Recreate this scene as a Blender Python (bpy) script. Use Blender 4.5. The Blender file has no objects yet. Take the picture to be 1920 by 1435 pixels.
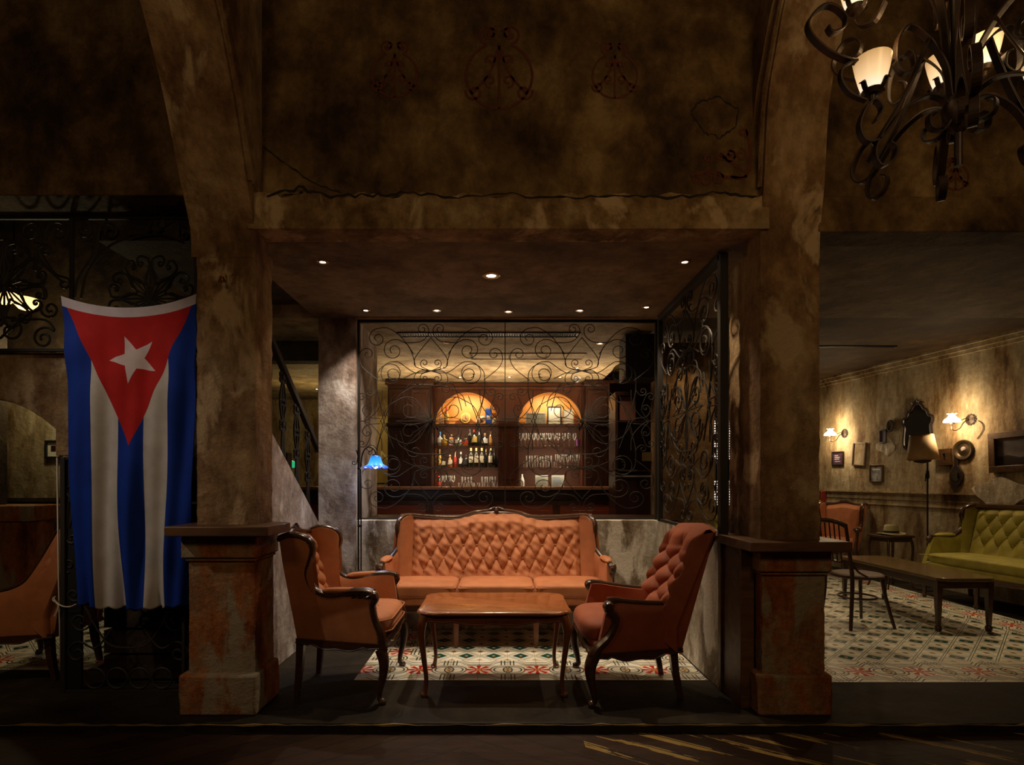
import bpy, math, random
from mathutils import Vector, Matrix
random.seed(7)
PI = math.pi
sin, cos = math.sin, math.cos
scene = bpy.context.scene
COL = scene.collection
FPX, HX, HY, CH = 1050.0, 937.0, 900.0, 1.35      # focal length in px, vanishing point, eye height

def P(px, py, d):
    return ((px-HX)*d/FPX, d, CH+(HY-py)*d/FPX)

# ------------------------------------------------------------------ mesh collector
class M:
    def __init__(s): s.v, s.f, s.mi, s.uv = [], [], [], None
    def add(s, vs, fs, mi=0):
        b = len(s.v); s.v += [tuple(v) for v in vs]
        s.f += [tuple(b+i for i in f) for f in fs]; s.mi += [mi]*len(fs); return s
    def box(s, x0, x1, y0, y1, z0, z1, mi=0):
        vs = [(x, y, z) for z in (z0, z1) for y in (y0, y1) for x in (x0, x1)]
        return s.add(vs, [(0,2,3,1), (4,5,7,6), (0,1,5,4), (2,6,7,3), (0,4,6,2), (1,3,7,5)], mi)
    def grid(s, nu, nv, fn, cu=False, cv=False, mi=0, flip=False):
        vs = [fn(i/(nu if cu else nu-1), j/(nv if cv else nv-1)) for j in range(nv) for i in range(nu)]
        fs = []
        for j in range(nv if cv else nv-1):
            for i in range(nu if cu else nu-1):
                a, b = j*nu+i, j*nu+(i+1) % nu
                c, d = ((j+1) % nv)*nu+(i+1) % nu, ((j+1) % nv)*nu+i
                fs.append((a, d, c, b) if flip else (a, b, c, d))
        return s.add(vs, fs, mi)
    def tube(s, pts, r, n=8, mi=0, sx=1.0, sy=1.0, closed=False, up=None, rot=0.0):
        """round (or, with n=4, square) bar swept along pts; sx, sy stretch the section"""
        pts = [Vector(p) for p in pts]; k = len(pts)
        rr = list(r) if isinstance(r, (list, tuple)) else [r]*k
        if len(rr) != k:
            rr = [rr[min(len(rr)-1, int(t*(len(rr)-1)))]*(1-((t*(len(rr)-1)) % 1)) + rr[min(len(rr)-1, int(t*(len(rr)-1))+1)]*((t*(len(rr)-1)) % 1) for t in [i/(k-1) for i in range(k)]]
        vs = []; prev = None
        for i in range(k):
            if closed: t = pts[(i+1) % k]-pts[i-1]
            else: t = pts[min(i+1, k-1)]-pts[max(i-1, 0)]
            if t.length < 1e-9: t = Vector((0, 0, 1))
            t.normalize()
            if up is not None:
                a = Vector(up)-t*Vector(up).dot(t)
            elif prev is None:
                a = Vector((0, 0, 1)) if abs(t.z) < .9 else Vector((0, 1, 0)); a -= t*a.dot(t)
            else: a = prev-t*prev.dot(t)
            if a.length < 1e-6: a = t.orthogonal()
            a.normalize(); prev = a; b = t.cross(a)
            for j in range(n):
                q = 2*PI*(j+.5)/n+rot
                vs.append(pts[i]+a*(cos(q)*rr[i]*sx)+b*(sin(q)*rr[i]*sy))
        fs = []
        for i in range(k if closed else k-1):
            for j in range(n):
                a, b = i*n+j, i*n+(j+1) % n
                c, d = ((i+1) % k)*n+(j+1) % n, ((i+1) % k)*n+j
                fs.append((a, b, c, d))
        if not closed:
            fs.append(tuple(range(n-1, -1, -1))); fs.append(tuple((k-1)*n+j for j in range(n)))
        return s.add(vs, fs, mi)
    def bar(s, pts, w, h, up, mi=0):                # flat bar: w across the path, h along «up»
        return s.tube(pts, math.sqrt(.5), 4, mi, sx=h, sy=w, up=up)
    def lathe(s, prof, c=(0, 0, 0), n=20, mi=0, ax=None):
        vs = []
        for r, z in prof:
            for j in range(n):
                q = 2*PI*j/n; p = Vector((r*cos(q), r*sin(q), z))
                if ax is not None: p = ax @ p
                vs.append(p+Vector(c))
        fs = [(i*n+j, i*n+(j+1) % n, (i+1)*n+(j+1) % n, (i+1)*n+j) for i in range(len(prof)-1) for j in range(n)]
        if prof[0][0] > 1e-4: fs.append(tuple(range(n-1, -1, -1)))
        if prof[-1][0] > 1e-4: fs.append(tuple((len(prof)-1)*n+j for j in range(n)))
        return s.add(vs, fs, mi)
    def prism(s, poly, mp, t0, t1, mi=0):            # outline (a,b) extruded from t0 to t1; mp(a,b,t) -> 3D
        n = len(poly)
        vs = [mp(a, b, t0) for a, b in poly]+[mp(a, b, t1) for a, b in poly]
        fs = [tuple(range(n-1, -1, -1)), tuple(range(n, 2*n))]+[(i, (i+1) % n, n+(i+1) % n, n+i) for i in range(n)]
        return s.add(vs, fs, mi)
    def pillow(s, c, h, n=12, e=6., puff=.15, fn=None, mi=0):   # rounded box with a crowned top
        for ax in range(3):
            for sg in (-1, 1):
                def g(u, v, ax=ax, sg=sg):
                    u, v = sin((u-.5)*PI), sin((v-.5)*PI); p = [0, 0, 0]
                    p[ax], p[(ax+1) % 3], p[(ax+2) % 3] = sg, u, v
                    nn = (abs(p[0])**e+abs(p[1])**e+abs(p[2])**e)**(1/e)
                    p = [q/nn for q in p]
                    z = p[2]*(1+puff*(1-p[0]**2)*(1-p[1]**2))
                    q = (c[0]+p[0]*h[0], c[1]+p[1]*h[1], c[2]+z*h[2])
                    return fn(*q) if fn else q
                s.grid(n, n, g, mi=mi, flip=(sg < 0))
        return s
    def build(s, name, mats, parent=None, bevel=0, smooth=True, ang=38, sub=0, loc=None, weld=False):
        me = bpy.data.meshes.new(name)
        me.from_pydata(s.v, [], s.f)
        if not isinstance(mats, (list, tuple)): mats = [mats]
        for m in mats: me.materials.append(m)
        me.polygons.foreach_set('material_index', s.mi)
        me.update()
        if weld or smooth:
            import bmesh
            bm = bmesh.new(); bm.from_mesh(me)
            if weld: bmesh.ops.remove_doubles(bm, verts=bm.verts, dist=1e-5)
            bmesh.ops.recalc_face_normals(bm, faces=bm.faces)
            bm.to_mesh(me); bm.free()
        if smooth:
            me.shade_smooth(); me.set_sharp_from_angle(angle=math.radians(ang))
        o = bpy.data.objects.new(name, me); COL.objects.link(o)
        if parent: o.parent = parent
        if loc: o.location = loc
        if bevel:
            b = o.modifiers.new('bevel', 'BEVEL'); b.width = bevel; b.segments = 2; b.limit_method = 'ANGLE'; b.angle_limit = .6
        if sub:
            b = o.modifiers.new('sub', 'SUBSURF'); b.levels = b.render_levels = sub
        return o

def tag(o, label, cat=None, group=None, kind=None):
    if label: o['label'] = label
    if cat: o['category'] = cat
    if group: o['group'] = group
    if kind: o['kind'] = kind
    return o
def thing(name, label, cat, loc=(0, 0, 0), rz=0, group=None):
    o = bpy.data.objects.new(name, None); COL.objects.link(o)
    o.location = loc; o.rotation_euler = (0, 0, rz); o.empty_display_size = .1
    return tag(o, label, cat, group)
def struct(name, m, mats, **k):
    o = m.build(name, mats, **k); o['kind'] = 'structure'; return o
def dup(root, loc, rz=None, label=None, group=None, scale=None):
    def cp(o, par):
        c = o.copy(); COL.objects.link(c)
        if par is not None: c.parent = par
        for ch in [q for q in bpy.data.objects if q.parent == o]: cp(ch, c)
        return c
    c = cp(root, None); c.location = loc
    if rz is not None: c.rotation_euler = (0, 0, rz)
    if scale: c.scale = scale
    if label: c['label'] = label
    if group: c['group'] = group
    return c

# ------------------------------------------------------------------ curves
def bez(p0, p1, p2, p3, n=14):
    p0, p1, p2, p3 = map(Vector, (p0, p1, p2, p3))
    return [tuple(p0*(1-t)**3+p1*3*t*(1-t)**2+p2*3*t*t*(1-t)+p3*t**3) for t in [i/n for i in range(n+1)]]
def cat(pts, k=6):                                   # smooth curve through the points
    P_ = [Vector(p) for p in pts]; out = []
    for i in range(len(P_)-1):
        a, b, c, d = P_[max(i-1, 0)], P_[i], P_[i+1], P_[min(i+2, len(P_)-1)]
        for j in range(k):
            t = j/k
            out.append(tuple(.5*((2*b)+(c-a)*t+(2*a-5*b+4*c-d)*t*t+(3*b-a-3*c+d)*t**3)))
    out.append(tuple(P_[-1])); return out
def curl(p, q, side, r, turns=1.1, shrink=.22, n=26):   # continue the 2D line p->q as a spiral
    a = math.atan2(q[1]-p[1], q[0]-p[0]); x, y = q; out = []
    tot = turns*2*PI
    for i in range(n):
        k = i/n; rr = r*(1-k*(1-shrink)); da = side*tot/n
        x += cos(a+da/2)*rr*abs(da); y += sin(a+da/2)*rr*abs(da); a += da; out.append((x, y))
    return out
def sc(b, s0=0, r0=.05, t0=1.1, s1=0, r1=.05, t1=1.1):  # 2D bezier with a curl at either end
    pts = bez(*[(x, y) for x, y in b])
    pts = [(p[0], p[1]) for p in [Vector(q) for q in pts]]
    if s0: pts = list(reversed(curl(pts[1], pts[0], s0, r0, t0)))+pts
    if s1: pts = pts+curl(pts[-2], pts[-1], s1, r1, t1)
    return pts
def _bez2(): pass
def mir(lines, cx): return [[(2*cx-x, y) for x, y in l] for l in lines]
def circ(cx, cy, r, n=20, a0=0, a1=2*PI): return [(cx+r*cos(a0+(a1-a0)*i/n), cy+r*sin(a0+(a1-a0)*i/n)) for i in range(n+1)]

# ------------------------------------------------------------------ materials
class E:                                             # tiny expression language over shader math nodes
    nt = None
    def __init__(s, k): s.k = k
    @staticmethod
    def op(o, *a):
        n = E.nt.nodes.new('ShaderNodeMath'); n.operation = o
        for i, x in enumerate(a):
            if isinstance(x, E): E.nt.links.new(x.k, n.inputs[i])
            else: n.inputs[i].default_value = float(x)
        return E(n.outputs[0])
    def __add__(s, o): return E.op('ADD', s, o)
    __radd__ = __add__
    def __sub__(s, o): return E.op('SUBTRACT', s, o)
    def __rsub__(s, o): return E.op('SUBTRACT', o, s)
    def __mul__(s, o): return E.op('MULTIPLY', s, o)
    __rmul__ = __mul__
    def __truediv__(s, o): return E.op('DIVIDE', s, o)
    def __lt__(s, o): return E.op('LESS_THAN', s, o)
    def __gt__(s, o): return E.op('GREATER_THAN', s, o)
    def abs(s): return E.op('ABSOLUTE', s)
    def fr(s): return E.op('FRACT', s)
    def mn(s, o): return E.op('MINIMUM', s, o)
    def mx(s, o): return E.op('MAXIMUM', s, o)
def near(e, v, w): return (e-v).abs() < w
def sel(m, a, b): return m*a+(1-m)*b

def newmat(name):
    m = bpy.data.materials.new(name); m.use_nodes = True; nt = m.node_tree; E.nt = nt
    b = nt.nodes['Principled BSDF']; return m, nt, b
def mixc(nt, fac, a, b, mode='MIX'):
    n = nt.nodes.new('ShaderNodeMix'); n.data_type = 'RGBA'; n.blend_type = mode
    for s, x in ((n.inputs[0], fac), (n.inputs[6], a), (n.inputs[7], b)):
        if isinstance(x, E): nt.links.new(x.k, s)
        elif isinstance(x, bpy.types.NodeSocket): nt.links.new(x, s)
        elif isinstance(x, (tuple, list)): s.default_value = (*x, 1)
        else: s.default_value = x
    return n.outputs[2]
def coords(nt, sc=(1, 1, 1), kind='Object'):
    t = nt.nodes.new('ShaderNodeTexCoord'); m = nt.nodes.new('ShaderNodeMapping')
    nt.links.new(t.outputs[kind], m.inputs[0]); m.inputs['Scale'].default_value = sc
    return m.outputs[0]
def noise(nt, co, s, det=4, rough=.55, dist=0):
    n = nt.nodes.new('ShaderNodeTexNoise'); nt.links.new(co, n.inputs['Vector'])
    n.inputs['Scale'].default_value = s; n.inputs['Detail'].default_value = det
    n.inputs['Roughness'].default_value = rough; n.inputs['Distortion'].default_value = dist
    return n.outputs['Fac']
def ramp(nt, fac, stops):
    n = nt.nodes.new('ShaderNodeValToRGB'); nt.links.new(fac, n.inputs[0]); cr = n.color_ramp
    while len(cr.elements) < len(stops): cr.elements.new(.5)
    for e, (p, c) in zip(cr.elements, stops): e.position = p; e.color = (*c, 1) if not isinstance(c, float) else (c, c, c, 1)
    return n.outputs[0]
def bump(nt, b, h, st, dist=.02):
    n = nt.nodes.new('ShaderNodeBump'); nt.links.new(h, n.inputs['Height'])
    n.inputs['Strength'].default_value = st; n.inputs['Distance'].default_value = dist
    nt.links.new(n.outputs[0], b.inputs['Normal'])
def plaster(name, cs, s=1.3, streak=1.0, rough=.8, bst=.5, lo=.36, hi=.64, spots=None, st=.52):
    m, nt, b = newmat(name)
    co = coords(nt, (1, 1, streak)); co2 = coords(nt)
    n1 = noise(nt, co, s*1.3, 12, .66, .12); n2 = noise(nt, co2, s*7, 8, .68); n3 = noise(nt, co, s*3.1, 9, .72, .2)
    k = len(cs)
    c = ramp(nt, n1, [(lo+(hi-lo)*i/(k-1), cs[i]) for i in range(k)])
    c = mixc(nt, .55, c, ramp(nt, n2, [(.3, (.35,)*3), (.7, (1.0,)*3)]), 'MULTIPLY')
    c = mixc(nt, .5, c, ramp(nt, n3, [(.40, (.28, .2, .13)), (.56, (1, 1, 1))]), 'MULTIPLY')
    if spots:
        c = mixc(nt, E(ramp(nt, noise(nt, co, s*1.7, 7, .6, .4), [(st, 0.0), (st+.07, .8)])), c, spots)
    nt.links.new(c, b.inputs['Base Color']); b.inputs['Roughness'].default_value = rough
    b.inputs['Specular IOR Level'].default_value = .25
    bump(nt, b, n2, bst, .03); return m
def simple(name, c, rough=.5, metal=0., c2=None, s=8., st=(1, 1, 1), bst=0., coat=0., sheen=0., spec=None, emit=None, es=1.):
    m, nt, b = newmat(name)
    b.inputs['Base Color'].default_value = (*c, 1); b.inputs['Roughness'].default_value = rough
    b.inputs['Metallic'].default_value = metal
    if coat: b.inputs['Coat Weight'].default_value = coat; b.inputs['Coat Roughness'].default_value = .12
    if sheen: b.inputs['Sheen Weight'].default_value = sheen; b.inputs['Sheen Roughness'].default_value = .4; b.inputs['Sheen Tint'].default_value = (*[min(1, x*1.6+.1) for x in c], 1)
    if spec is not None: b.inputs['Specular IOR Level'].default_value = spec
    if c2 is not None or bst:
        n = noise(nt, coords(nt, st), s, 6, .6, .3)
        if c2 is not None: nt.links.new(ramp(nt, n, [(.35, c), (.66, c2)]), b.inputs['Base Color'])
        if bst: bump(nt, b, n, bst, .01)
    if emit: b.inputs['Emission Color'].default_value = (*emit, 1); b.inputs['Emission Strength'].default_value = es
    return m
def glassy(name, c=(1, 1, 1), f=.35):                # thin clear glass: see-through with bright rims
    m = bpy.data.materials.new(name); m.use_nodes = True; nt = m.node_tree; nt.nodes.clear()
    o = nt.nodes.new('ShaderNodeOutputMaterial'); mx = nt.nodes.new('ShaderNodeMixShader')
    t = nt.nodes.new('ShaderNodeBsdfTransparent'); t.inputs[0].default_value = (*c, 1)
    df = nt.nodes.new('ShaderNodeBsdfDiffuse'); df.inputs[0].default_value = (.85, .85, .8, 1); am = nt.nodes.new('ShaderNodeMixShader'); am.inputs[0].default_value = .5
    g = nt.nodes.new('ShaderNodeBsdfGlossy'); g.inputs['Roughness'].default_value = .12; g.inputs[0].default_value = (.95, .95, .9, 1)
    l = nt.nodes.new('ShaderNodeLayerWeight'); l.inputs[0].default_value = f
    nt.links.new(l.outputs['Facing'], mx.inputs[0]); nt.links.new(t.outputs[0], mx.inputs[1]); nt.links.new(g.outputs[0], am.inputs[1]); nt.links.new(df.outputs[0], am.inputs[2]); nt.links.new(am.outputs[0], mx.inputs[2])
    nt.links.new(mx.outputs[0], o.inputs[0]); return m
def lampglass(name, c, es, tr=.5):
    return simple(name, (.9, .85, .75), .3, emit=c, es=es)

OCH = [(.036, .020, .007), (.09, .050, .015), (.155, .092, .030), (.235, .147, .052), (.33, .22, .092)]
def scl(cs, k): return [tuple(min(1, x*k) for x in c) for c in cs]
mt = {}
mt['upper'] = plaster('ochre_plaster', OCH, 1.5, .8, bst=.6)
mt['beam'] = plaster('ochre_beam_plaster', [(.12, .065, .022), (.25, .15, .06), (.4, .27, .12), (.5, .37, .2)], 2.2, .8, bst=.7, spots=(.55, .41, .23), st=.565)
mt['pier'] = plaster('pier_plaster', [(.15, .080, .032), (.27, .155, .068), (.40, .26, .125), (.50, .36, .20)], 1.9, .55, bst=.8, spots=(.50, .37, .215), st=.555)
mt['pier_low'] = plaster('worn_orange_plaster', [(.16, .045, .012), (.36, .105, .025), (.50, .17, .045), (.42, .24, .11), (.46, .14, .035)], 2.6, .40, bst=.9, spots=(.34, .30, .20))
mt['pale'] = plaster('pale_plaster', [(.22, .16, .10), (.45, .38, .28), (.66, .60, .48), (.78, .74, .64)], 2.4, .4, bst=.4, spots=(.82, .78, .68))
mt['stair'] = plaster('pink_grey_plaster', [(.24, .17, .13), (.46, .37, .31), (.62, .53, .46), (.72, .66, .6)], 1.8, .6, bst=.4, spots=(.74, .70, .66))
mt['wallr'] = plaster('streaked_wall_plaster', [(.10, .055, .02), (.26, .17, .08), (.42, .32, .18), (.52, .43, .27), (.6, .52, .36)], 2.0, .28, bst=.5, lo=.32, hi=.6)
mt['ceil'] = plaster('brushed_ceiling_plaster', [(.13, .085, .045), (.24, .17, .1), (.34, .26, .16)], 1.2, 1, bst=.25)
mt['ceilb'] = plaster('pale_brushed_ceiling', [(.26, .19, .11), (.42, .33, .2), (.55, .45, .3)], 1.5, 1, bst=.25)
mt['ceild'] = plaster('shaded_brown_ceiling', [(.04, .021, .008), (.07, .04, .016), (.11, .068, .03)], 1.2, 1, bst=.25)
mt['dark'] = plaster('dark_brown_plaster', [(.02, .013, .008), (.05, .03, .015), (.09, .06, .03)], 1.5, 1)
mt['concrete'] = plaster('dark_screed', [(.010, .007, .003), (.024, .016, .007), (.044, .031, .013)], 1.1, 1, rough=.7, bst=.3)
mt['wood'] = simple('dark_carved_wood', (.035, .014, .007), .28, c2=(.07, .028, .012), s=9, st=(1, 1, 6), coat=.3)
mt['tablewood'] = simple('polished_red_wood', (.20, .055, .014), .26, c2=(.40, .14, .035), s=5, st=(1, 9, 9), coat=.6)
mt['legwood'] = simple('red_brown_leg_wood', (.14, .040, .014), .3, c2=(.20, .07, .026), s=8, coat=.3)
mt['capwood'] = simple('cap_board_wood', (.07, .032, .012), .45, c2=(.15, .07, .03), s=3, st=(1, 6, 6), bst=.2)
mt['barwood'] = simple('mahogany', (.060, .015, .005), .3, c2=(.11, .028, .010), s=3, st=(4, 4, .5), coat=.3)
mt['bardark'] = simple('dark_mahogany', (.022, .007, .004), .35, c2=(.04, .012, .006), s=3, st=(4, 4, .5))
mt['iron'] = simple('wrought_iron', (.022, .018, .013), .6, .0, spec=.25)
mt['ironw'] = simple('worn_grey_iron', (.09, .075, .055), .35, .7)
mt['rust'] = simple('brown_wrought_iron', (.016, .008, .004), .45, .3, c2=(.045, .022, .009), s=12)
mt['black'] = simple('black_paint', (.008, .008, .008), .5)
mt['white'] = simple('white_paint', (.65, .62, .56), .5)
mt['fab'] = simple('terracotta_velvet', (.35, .118, .040), .75, c2=(.45, .162, .060), s=7, st=(1, 1, 1), sheen=.45)
mt['fabr'] = simple('deep_rust_velvet', (.22, .045, .014), .75, c2=(.30, .072, .022), s=6, sheen=.35)
mt['green'] = simple('olive_green_velvet', (.20, .165, .018), .7, c2=(.32, .27, .035), s=7, sheen=.5)
mt['brass'] = simple('aged_brass', (.35, .2, .06), .3, .9)
mt['cord'] = simple('off_white_cord', (.6, .56, .48), .8)
mt['glass'] = glassy('clear_glass')
mt['paper'] = simple('old_paper', (.5, .46, .36), .8, c2=(.38, .33, .24), s=14)
mt['mirror'] = simple('mirror_glass', (.55, .55, .58), .06, 1.0)
# ------------------------------------------------------------------ tile pattern
def tilemat(name, x0, y0, t, W):
    m, nt, b = newmat(name)
    tc = nt.nodes.new('ShaderNodeTexCoord'); sp = nt.nodes.new('ShaderNodeSeparateXYZ'); nt.links.new(tc.outputs['Object'], sp.inputs[0])
    p = (E(sp.outputs[0])-x0)/t; q = (E(sp.outputs[1])-y0)/t
    # field
    fx = (p.fr()-.5).abs(); fy = (q.fr()-.5).abs(); mm = fx+fy
    fline = near(near_abs(mm, .5), .05, .018)
    fgreen = (mm < .30); forange = (mm < .075)
    fthin = near(mm, .33, .012)
    fb = (mm > .89); fo = near(mm, .86, .025)*(((fx-fy).abs()) < .03)
    # border
    side = ((p < 2).mx(p > (W-2)))*(q > 2)
    u = sel(side, q-1, p); v = sel(side, (p-1).mn(W-1-p), q-1)
    uu = (((u+1)*.5).fr()-.5)*2                       # -1..1, flower at 0
    v_ = v; av = v.abs(); au = uu.abs()
    r = E.op('SQRT', uu*uu+v_*v_); a = E.op('ARCTAN2', v_, uu)
    pet = ((E.op('COSINE', a*8)*.5+.5) > (.30+r*.35))*(r < .44)
    flower = pet.mx(r < .13); core = r < .09
    dots = ((au-.36).abs()+(av-.40).abs()) < .06
    k = 1-au                                          # distance to knot centre
    def ring(cx, R): 
        d = E.op('SQRT', (k-cx)*(k-cx)+v_*v_); return near(d, R, .026)
    rings = ring(.22, .25).mx(ring(.22, .37)).mx(ring(-.22, .25)).mx(ring(-.22, .37))*(av < .46)
    oval = (k*k*.7+v_*v_) < .0105
    step = .58+.15*E.op('MINIMUM', E.op('MAXIMUM', (au-.5)*6, -1), 1)
    g = av-step
    keys = (near(g, 0, .026)).mx(near(g, .12, .026)).mx(near(g, .28, .026))*(av < .97)
    stub = (near(k, .10, .022)).mx(near(k, .22, .022))*(av > .46)*(av < .95)
    bar2 = near(au, .46, .014)*(av < .0)
    border = (((p < 2).mx(p > (W-2))).mx(q < 2))
    grout = ((p.fr() < .012).mx(q.fr() < .012))
    co = coords(nt)
    cream = ramp(nt, noise(nt, co, 5, 5), [(.35, (.66, .60, .46)), (.65, (.84, .80, .67))])
    ln, gr, orr, red, tan = (.035, .045, .03), (.004, .055, .048), (.60, .26, .03), (.48, .014, .004), (.5, .25, .06)
    f = mixc(nt, fline, cream, (.012, .07, .06)); f = mixc(nt, fthin, f, (.25, .25, .2)); f = mixc(nt, fgreen, f, gr); f = mixc(nt, forange, f, orr)
    f = mixc(nt, fb, f, (.2, .09, .03)); f = mixc(nt, fo, f, (.5, .2, .04))
    c = mixc(nt, (keys.mx(stub)).mx(rings).mx(bar2)*(1-(r < .43)), cream, ln)
    c = mixc(nt, oval, c, tan); c = mixc(nt, dots, c, orr); c = mixc(nt, flower, c, red); c = mixc(nt, core, c, orr)
    c = mixc(nt, border, f, c); c = mixc(nt, grout, c, (.10, .08, .05))
    c = mixc(nt, .4, c, ramp(nt, noise(nt, co, 9, 6, .7), [(.35, (.6, .55, .45)), (.6, (1, 1, 1))]), 'MULTIPLY')
    nt.links.new(c, b.inputs['Base Color']); b.inputs['Roughness'].default_value = .42
    b.inputs['Specular IOR Level'].default_value = .3
    return m
def near_abs(e, v): return (e-v).abs()
TC = tilemat('encaustic_tile_centre', -.983, 3.762, .208, 12)
TR = tilemat('encaustic_tile_right', 1.685, 3.725, .21, 15.6)
TL = tilemat('encaustic_tile_left', -5.4, 3.97, .208, 40)

# wood planks of the lower floor, laid at a slant
def planks():
    m, nt, b = newmat('worn_dark_planks')
    tc = nt.nodes.new('ShaderNodeTexCoord'); sp = nt.nodes.new('ShaderNodeSeparateXYZ'); nt.links.new(tc.outputs['Object'], sp.inputs[0])
    x, y = E(sp.outputs[0]), E(sp.outputs[1])
    w = (x*.55+y*.84)/.145
    sgn = (x < -.2)
    w = sel(sgn, (x*-.6+y*.8)/.145, w)
    jn = (w.fr() < .05)
    n = noise(nt, coords(nt, (.8, 3, 1)), 6, 7, .6)
    al = x*.84-y*.55; cb = nt.nodes.new('ShaderNodeCombineXYZ'); nt.links.new((al*.55).k, cb.inputs[0]); nt.links.new((w*.5).k, cb.inputs[1])
    idx = E.op('FLOOR', w); hv = E.op('FRACT', E.op('SINE', idx*12.99)*43.7)
    c = mixc(nt, hv, (.022, .009, .004), (.040, .017, .007))
    c = mixc(nt, .5, c, ramp(nt, n, [(.3, (.4,)*3), (.7, (1.4,)*3)]), 'MULTIPLY')
    wear = (E(noise(nt, cb.outputs[0], 2.6, 9, .66)) > .535)*((w.fr()-.42).abs() > .30)*(x > .45)
    c = mixc(nt, wear, c, (.30, .19, .05)); c = mixc(nt, jn, c, (.006, .004, .002))
    nt.links.new(c, b.inputs['Base Color']); b.inputs['Roughness'].default_value = .6; b.inputs['Specular IOR Level'].default_value = .2
    bump(nt, b, n, .3); return m

# ------------------------------------------------------------------ the room
m = M(); m.box(-7, 8, 3.10, 12.5, -.10, 0)
struct('floor', m, mt['concrete'])
m = M(); m.box(-7, 8, -1.5, 3.10, -.12, -.052); struct('floor_lower', m, planks())
edge = M()
pts = [(-7+i*.06, 3.097-.004*random.random(), -.004-.005*random.random()) for i in range(250)]
edge.tube(pts, [.003+.010*max(0, random.random()-.35) for _ in pts], 5)
struct('trim_1', edge, simple('worn_ochre_edge', (.30, .19, .06), .7, c2=(.05, .03, .012), s=2.2))
m = M(); m.box(-.983, 1.40, 3.762, 5.04, -.01, .003); struct('floor_tiles_centre', m, TC, smooth=False)
m = M(); v = [(1.98, 3.725), (4.97, 3.725), (4.97, 4.6), (5.0, 8.9), (1.98, 8.9)]
m.prism(v, lambda a, b, t: (a, b, t), -.01, .003); struct('floor_tiles_right', m, TR, smooth=False)
m = M(); m.box(-6.5, -2.9, 3.97, 6.5, -.01, .003); struct('floor_tiles_left', m, TL, smooth=False)

# painted ironwork motifs, on the plane y = 3.262
def motif(mesh, px, py, r, mi=1, d=3.258, th=.011):
    cx, _, cz = P(px, py, d); r = r*d/FPX
    L = [circ(cx, cz, r, 30, PI*.62, PI*2.38)]
    L.append([(cx, cz+r), (cx, cz-r)])
    for s in (-1, 1):
        L.append([(cx, cz+r*.9)]+[(cx+s*r*(.08+.75*(t**1.7)), cz+r*.7-r*1.25*t) for t in [i/8 for i in range(9)]])
        L.append(curl((cx+s*r*.85, cz-r*.1), (cx+s*r*.98, cz-r*.35), -s, r*.26, 1.3))
        L.append(curl((cx, cz+r*.95), (cx+s*r*.3, cz+r*.95), s, r*.30, 1.35))
        L.append(curl((cx, cz+r*1.1), (cx+s*r*.06, cz+r*1.3), -s, r*.16, 1.1))
        L.append(curl((cx, cz-r*.3), (cx+s*r*.2, cz-r*.35), s, r*.2, 1.2))
        L.append(curl((cx+s*.2*r, cz+r*.2), (cx+s*r*.35, cz+r*.35), s, r*.17, 1.2))
    for l in L: mesh.bar([(x, d, z) for x, z in l], th, .002, (0, 1, 0), mi)
mur = simple('faded_red_brown_paint', (.085, .018, .005), .85, c2=(.12, .032, .010), s=20)
crack = simple('crack_shadow', (.012, .008, .005), .9)
m = M(); m.box(-1.45, 1.56, 3.26, 3.40, 2.98, 4.7)
motif(m, 740, 140, 42); motif(m, 936, 142, 62, th=.014); motif(m, 1153, 142, 42)
for k in range(9):                                    # corner ornament at the right
    x, _, z = P(1395-k*11, 262+k*8+(k % 3)*12, 3.258)
    m.bar([(a, 3.258, b) for a, b in curl((x-.03, z), (x, z+.01), (-1)**k, .028+.01*(k % 2), 1.3)], .012, .002, (0, 1, 0), 1)
for pp in [[(1400, 240), (1408, 290), (1402, 325), (1390, 335), (1370, 330)], [(1295, 330), (1330, 322), (1365, 333), (1400, 330)], [(1350, 290), (1378, 310), (1398, 322)]]:
    m.bar([P(a, b, 3.258) for a, b in [(x, y) for x, y, _ in cat([(a, b, 0) for a, b in pp])]], .018, .002, (0, 1, 0), 1)
random.seed(3)
def jag(pts, amp):
    out = []
    for i in range(len(pts)-1):
        (a, b), (c, d) = pts[i], pts[i+1]; n = 7
        out += [(a+(c-a)*j/n, b+(d-b)*j/n+random.uniform(-amp, amp)) for j in range(n)]
    return out+[pts[-1]]
def paint_crack(mesh, pts, th, d, mi, amp=2.):
    l = [P(a, b, d) for a, b in jag(pts, amp)]
    mesh.tube(l, [th*random.uniform(.3, 1.2) for _ in l], 4, mi, up=(0, 1, 0), sx=.15)
paint_crack(m, [(1296, 210), (1310, 192), (1345, 180), (1385, 205), (1380, 235), (1350, 258), (1320, 248), (1296, 212)], .007, 3.258, 2, 3)
paint_crack(m, [(494, 275), (540, 310), (590, 345), (640, 362)], .007, 3.258, 2)
struct('wall_upper', m, [mt['upper'], mur, crack])
# beam over the opening, with its broken top ledge
random.seed(5)
top = [(-1.45+i*(3.0/90), 2.985+.012*math.sin(i*.7)+random.uniform(-.006, .012)) for i in range(91)]
m = M(); m.prism(top+[(1.55, 2.795), (-1.45, 2.795)], lambda a, b, t: (a, t, b), 3.22, 3.40)
paint_crack(m, [(500, 370), (560, 352), (620, 368), (700, 366), (760, 362), (860, 368), (960, 364), (1050, 372), (1150, 365), (1250, 370), (1350, 362), (1420, 368)], .010, 3.218, 1, 4)
struct('wall_beam_centre', m, [mt['beam'], crack])
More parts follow.
